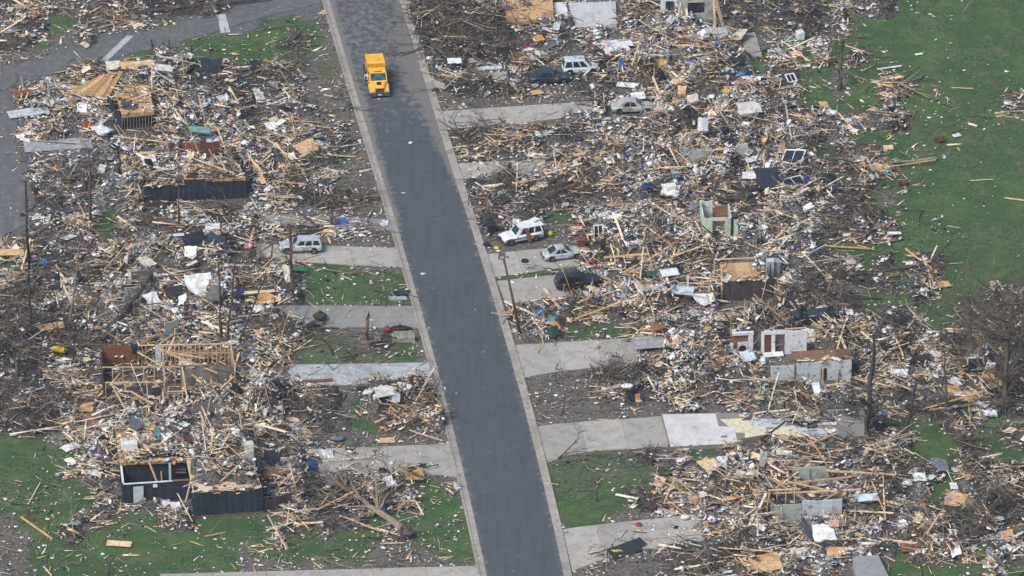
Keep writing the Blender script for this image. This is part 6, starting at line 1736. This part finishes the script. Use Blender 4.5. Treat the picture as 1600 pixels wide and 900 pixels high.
def couch(px, py, yaw, label):
    r_ = stand('couch', px, py, label, 'couch', yaw)
    f = mat('couch_fabric', (.30, .275, .24), .95, vary=.3, scale=3)
    MB().box((0, 0, .24), (2.3, .9, .40)).build('base', f, r_)
    for s in (-1, 0, 1): MB().box((s * .66, -.08, .50), (.64, .74, .16), (0, 0, random.uniform(-.05, .05))).build('seat_cushion', f, r_)
    for s in (-1, 0, 1): MB().box((s * .66, .36, .72), (.64, .22, .52), (-.15, 0, 0)).build('back_cushion', f, r_)
    for s in (-1, 1): MB().box((s * 1.08, 0, .40), (.26, .95, .66)).build('armrest', f, r_)
couch(630, 533, 6, 'grey beige couch standing on the lawn by the kerb')
def bag(name, px, py, s, material, label, cat, lift=0.0):
    r_ = stand(name, px, py, label, cat)
    rs = random.Random(int(px)); vs = []; nU, nV = 10, 7
    for v in range(nV + 1):
        for u in range(nU):
            th, ph = 2 * math.pi * u / nU, math.pi * v / nV
            k = rs.uniform(.85, 1.1)
            vs.append((math.sin(ph) * math.cos(th) * s[0] * k, math.sin(ph) * math.sin(th) * s[1] * k, s[2] * (1 + math.cos(ph) * k * .95) + lift))
    MB().add(vs, [(v * nU + u, (v + 1) * nU + u, (v + 1) * nU + (u + 1) % nU, v * nU + (u + 1) % nU) for v in range(nV) for u in range(nU)]).build('bag', material, r_, True)
    MB().tube([(0, 0, s[2] * 1.9 + lift), (.05, 0, s[2] * 2.15 + lift)], [s[0] * .22, s[0] * .3], 7).build('knot', material, r_)
bag('red_bundle', 605, 519, (.42, .40, .36), M_RED, 'bright red round bundle behind the couch', 'bundle')
bag('dark_bundle', 626, 514, (1.2, .45, .16), M_BLACKPL, 'low black tarpaulin behind the couch', 'tarpaulin')
bag('blue_bundle', 600, 806, (.5, .4, .45), M_STEELB, 'dark blue bundle under the uprooted tree', 'bundle')
bag('blue_bundle', 520, 760, (.42, .4, .4), M_BLUE, 'blue bundle left of the uprooted crown', 'bundle')
bag('grey_bundle', 527, 688, (.85, .5, .3), mat('grey_tarp', (.13, .15, .18), .7), 'grey bundle on the wood strewn driveway', 'bundle')
bag('yellow_bundle', 776, 390, (.30, .26, .2), mat('yellow_plastic', (.62, .55, .05), .6), 'yellow bag in front of the white jeep', 'bag')
bag('yellow_bundle', 860, 369, (.28, .26, .34), MATS['yellow_plastic'], 'yellow bag behind the white jeep', 'bag')
bag('black_bundle', 760, 385, (.42, .36, .26), M_BLACKPL, 'black bag at the kerb by the white jeep', 'bag')
bag('green_bundle', 500, 500, (.75, .6, .5), mat('dark_shrub', (.045, .05, .035), .95, vary=.5, scale=9), 'dark rounded shrub on the grey driveway', 'shrub')
bag('dark_bundle', 1295, 285, (.9, .9, .5), M_BLACKPL, 'dark bulky wreck bundle right of the window frames', 'bundle')
bag('white_bundle', 463, 527, (.42, .3, .3), M_WHITE, 'white block on the patchy lawn left of the stump', 'block')
def bin_(px, py, yaw, material, label, h=1.0, w=.62, rot=None):
    r_ = stand('wheeled_bin', px, py, label, 'bin', yaw, rot)
    m = MB(); a, b = w * .40, w * .5
    m.hexa([Vector((-a, -a, .06)), Vector((a, -a, .06)), Vector((a, a, .06)), Vector((-a, a, .06))], [Vector((-b, -b, h)), Vector((b, -b, h)), Vector((b, b, h)), Vector((-b, b, h))]); m.build('body', material, r_)
    MB().box((0, 0, h + .035), (w * 1.1, w * 1.12, .06), (R(4), 0, 0)).build('lid', material, r_)
    MB().box((0, w * .58, h - .02), (w * .8, .05, .05)).build('handle', M_BLACKPL, r_)
    for s in (-1, 1):
        MB().tube([(s * w * .40, w * .42, .11), (s * w * .47, w * .42, .11)], [.11, .11], 10).build('wheel', M_RUBBER, r_)
bin_(489, 737, 10, M_STEELB, 'dark blue bin beside the wood strewn driveway', 1.15, .95)
bin_(768, 364, 14, M_BLACKPL, 'black bin beyond the bonnet of the white jeep', 1.1, .85)
bin_(858, 516, 20, M_GREENPL, 'dark green bin fallen by the leaning pole', 1.0, .9, rot=(R(70), 0, R(40)))
bin_(866, 500, 20, M_TEAL, 'teal bin fallen by the leaning pole', .9, .7, rot=(R(60), 0, R(-20)))
bin_(1018, 440, 0, M_GREENPL, 'dark green barrel-like bin in litter left of the umber wall', 1.0, .9)
bin_(210, 552, 0, M_BLACKPL, 'black bin against the rust brown panel wall', .9, .6)
bin_(908, 385, 0, mat('rust_red_paint', (.17, .055, .045), .7), 'rust red tool chest beyond the silver coupe', .95, .85)
bin_(942, 392, 0, M_BLACKPL, 'dark drum right of the silver coupe', 1.0, .6)
bin_(1260, 290, 0, M_STEELB, 'blue drum beside the window frames', .8, .7)
r_ = stand('yellow_barrel', 92, 550, 'yellow barrel lying in dark brush', 'barrel', rot=(0, R(84), R(-30)), lift=.35)
MB().tube([(0, 0, -.8), (0, 0, -.3), (0, 0, .3), (0, 0, .8)], [.30, .33, .33, .30], 14).build('drum', mat('yellow_drum', (.62, .40, .02), .5), r_, False)
for z in (-.3, .3): MB().tube([(0, 0, z - .03), (0, 0, z + .03)], [.36, .36], 14).build('hoop', mat('yellow_drum', (.62, .40, .02), .5), r_)
def tyre(px, py, label):
    r_ = stand('tyre', px, py, label, 'tyre')
    n = 16; R0, r0 = .30, .12
    vs = [((R0 + r0 * math.cos(b)) * math.cos(a), (R0 + r0 * math.cos(b)) * math.sin(a), r0 + r0 * math.sin(b)) for a in np.linspace(0, 2 * math.pi, n, False) for b in np.linspace(0, 2 * math.pi, 6, False)]
    MB().add(vs, [(i * 6 + j, ((i + 1) % n) * 6 + j, ((i + 1) % n) * 6 + (j + 1) % 6, i * 6 + (j + 1) % 6) for i in range(n) for j in range(6)]).build('tread', M_RUBBER, r_, True)
tyre(681, 142, 'loose black tyre by the kerb near the round brush pile'); tyre(820, 409, 'black tyre lying on the driveway in front of the coupe')
def chair(px, py, yaw, material, label, rot=None):
    r_ = stand('chair', px, py, label, 'chair', yaw, rot)
    MB().box((0, 0, .45), (.55, .55, .07)).build('seat', material, r_); MB().box((0, .26, .80), (.55, .06, .65), (-.15, 0, 0)).build('backrest', material, r_)
    for a in (-1, 1):
        for b in (-1, 1): MB().box((a * .24, b * .24, .22), (.06, .06, .44)).build('leg', material, r_)
chair(972, 106, 20, M_BLUE, 'blue chair right of the ice blue van'); chair(998, 632, 30, W_TAN, 'tan wooden chair in the dirt beyond the clean driveway'); chair(982, 630, -20, M_BLACKPL, 'black chair with white cushion beyond the clean driveway')
bag('white_bundle', 980, 617, (.7, .45, .22), M_WHITE, 'white cushion on the black chair', 'cushion', lift=.9)
chair(470, 718, 10, M_BLACKPL, 'black chair by the wood strewn driveway', rot=(R(70), 0, R(30))); chair(652, 728, 0, M_BLACKPL, 'dark toppled chair at the end of the wood strewn driveway', rot=(R(80), 0, R(60)))
def window_frame(px, py, w, h, rot, label, lift=.4):
    r_ = stand('window_frame', px, py, label, 'window frame', rot=rot, lift=lift)
    for s in (-1, 1):
        MB().box((s * w / 2, 0, 0), (.14, h, .08)).build('side_rail', M_WHITE, r_); MB().box((0, s * h / 2, 0), (w + .14, .14, .085)).build('end_rail', M_WHITE, r_)
    MB().box((0, 0, 0), (.07, h, .06)).build('mullion', M_WHITE, r_)
    MB().box((0, 0, -.03), (w, h, .012)).build('pane', M_GLASS, r_)
window_frame(1237, 263, 2.6, 2.8, (R(34), R(-14), R(-32)), 'white empty window frame propped in debris, larger of two', 1.0)
window_frame(1240, 290, 2.6, 1.6, (R(10), 0, R(28)), 'white empty window frame lying flat, smaller of two', .5)
window_frame(1236, 126, 1.0, 1.2, (R(20), 0, R(20)), 'small white window frame in the far litter', .4)
window_frame(935, 372, 1.0, 1.5, (R(70), 0, R(10)), 'silver vehicle door standing in litter behind the coupe', .8)
window_frame(1226, 322, 1.0, 1.2, (R(40), R(20), R(20)), 'small white window frame beyond the green closet', .7)
# wooden truss on the lawn edge
r_ = stand('wooden_truss', 1068, 786, 'triangular wooden truss at the lawn edge', 'truss')
for a, b in (((-2.0, 0, .1), (-.9, .3, 2.9)), ((2.0, .2, .1), (-.9, .35, 2.9)), ((-2.0, 0, .1), (2.0, .2, .1)), ((-1.2, .1, 1.2), (.8, .2, 1.2)), ((-.9, .3, 2.9), (0, .1, .1))):
    MB().bar(a, b, .17, .10).build('rafter', W_PALE, r_)
MB().box((1.3, .2, .35), (1.6, 1.2, .05), (.3, .2, .3)).build('board', W_TAN, r_)
# black shingled roof scrap on the driveway
r_ = stand('roof_scrap', 976, 862, 'black shingled roof scrap with yellow strips on the curved driveway', 'roof scrap', rot=(R(14), R(-6), R(28)), lift=.25)
MB().box((0, 0, 0), (3.2, 1.7, .12)).build('deck', M_ROOFTAR, r_)
for i in range(9): MB().box((-1.4 + i * .35, 0, .075), (.33, 1.66, .03), (0, R(4), 0)).build('shingle', M_ROOFTAR, r_)
for i in range(4): MB().box((-1.2 + i * .25, .3 - .1 * i, .13), (.12, .5, .03), (0, 0, R(30))).build('yellow_strip', mat('yellow_strip', (.55, .42, .10), .8), r_)
MB().box((1.9, .3, -.02), (1.1, 1.0, .10), (R(12), R(14), R(20))).build('deck', M_ROOFTAR, r_)
# ribbed tan roof panel by the platform
r_ = stand('roof_panel', 145, 150, 'ribbed tan roof panel slumped beside the platform on studs', 'roof panel')
inv = r_.matrix_basis.inverted()
for i in range(11):
    f = i / 10
    a = G(110 + 56 * f, 147 + 6 * f, .5 + .2 * f); b = G(158 + 31 * f, 119 - 7 * f, 1.1 + .5 * f)
    MB().bar(inv @ a, inv @ b, .46, .05 if i % 2 else .10).build('plank', W_TAN if i % 3 else mat_wood('honey_plank', srgb(172, 134, 92)), r_)
# little lone things around the green closet and the coupe
bag('red_bundle', 925, 410, (.55, .35, .22), M_RED, 'dark red bundle beside the nose of the silver coupe', 'bundle')
bag('red_bundle', 822, 75, (.35, .3, .22), M_RED, 'red bundle near the rust sheet at the top', 'bundle')
bag('red_bundle', 925, 68, (.45, .3, .22), M_RED, 'red bundle left of the far white slab', 'bundle')
bag('blue_bundle', 1078, 100, (.8, .5, .3), M_BLUE, 'blue bundle right of the water heaters', 'bundle')
bag('blue_bundle', 1158, 118, (.6, .5, .3), M_BLUE, 'blue bundle in the far timber litter', 'bundle')
bag('blue_bundle', 1007, 308, (.4, .3, .2), M_STEELB, 'dark blue bundle beyond the orange wooden panel', 'bundle')
bag('red_bundle', 998, 822, (.35, .3, .2), M_RED, 'red cloth bundle at the end of the curved driveway', 'bundle')
bag('white_bundle', 1070, 812, (.5, .35, .3), M_WHITE, 'white appliance shell at the end of the curved driveway', 'bundle')

# ------------------------------------------------------------------ haze: the air between the viewer and the street
hz = MB().box((0, 0, (CAM[2] + 12 - 1.5) / 2), (13000, 13000, CAM[2] + 12 + 1.5)).build('haze', None)
hm = bpy.data.materials.new('haze'); hm.use_nodes = True
hn = hm.node_tree.nodes; hn.clear()
ho = hn.new('ShaderNodeOutputMaterial'); hv = hn.new('ShaderNodeVolumePrincipled')
hv.inputs['Color'].default_value = (0.72, 0.86, 1.0, 1); hv.inputs['Density'].default_value = 0.000065; hv.inputs['Anisotropy'].default_value = 0.2
hm.node_tree.links.new(hv.outputs[0], ho.inputs['Volume'])
hz.data.materials.append(hm)
tag(hz, 'thin bluish haze in the air over the neighbourhood', None, None, 'stuff')

print('tris', sum(sum(len(p.vertices) - 2 for p in m.polygons) for m in bpy.data.meshes), 'pieces', len(bd['L']), len(white['L']), len(tan['L']), len(grey['L']), len(dark['L']), nb, len(ok))
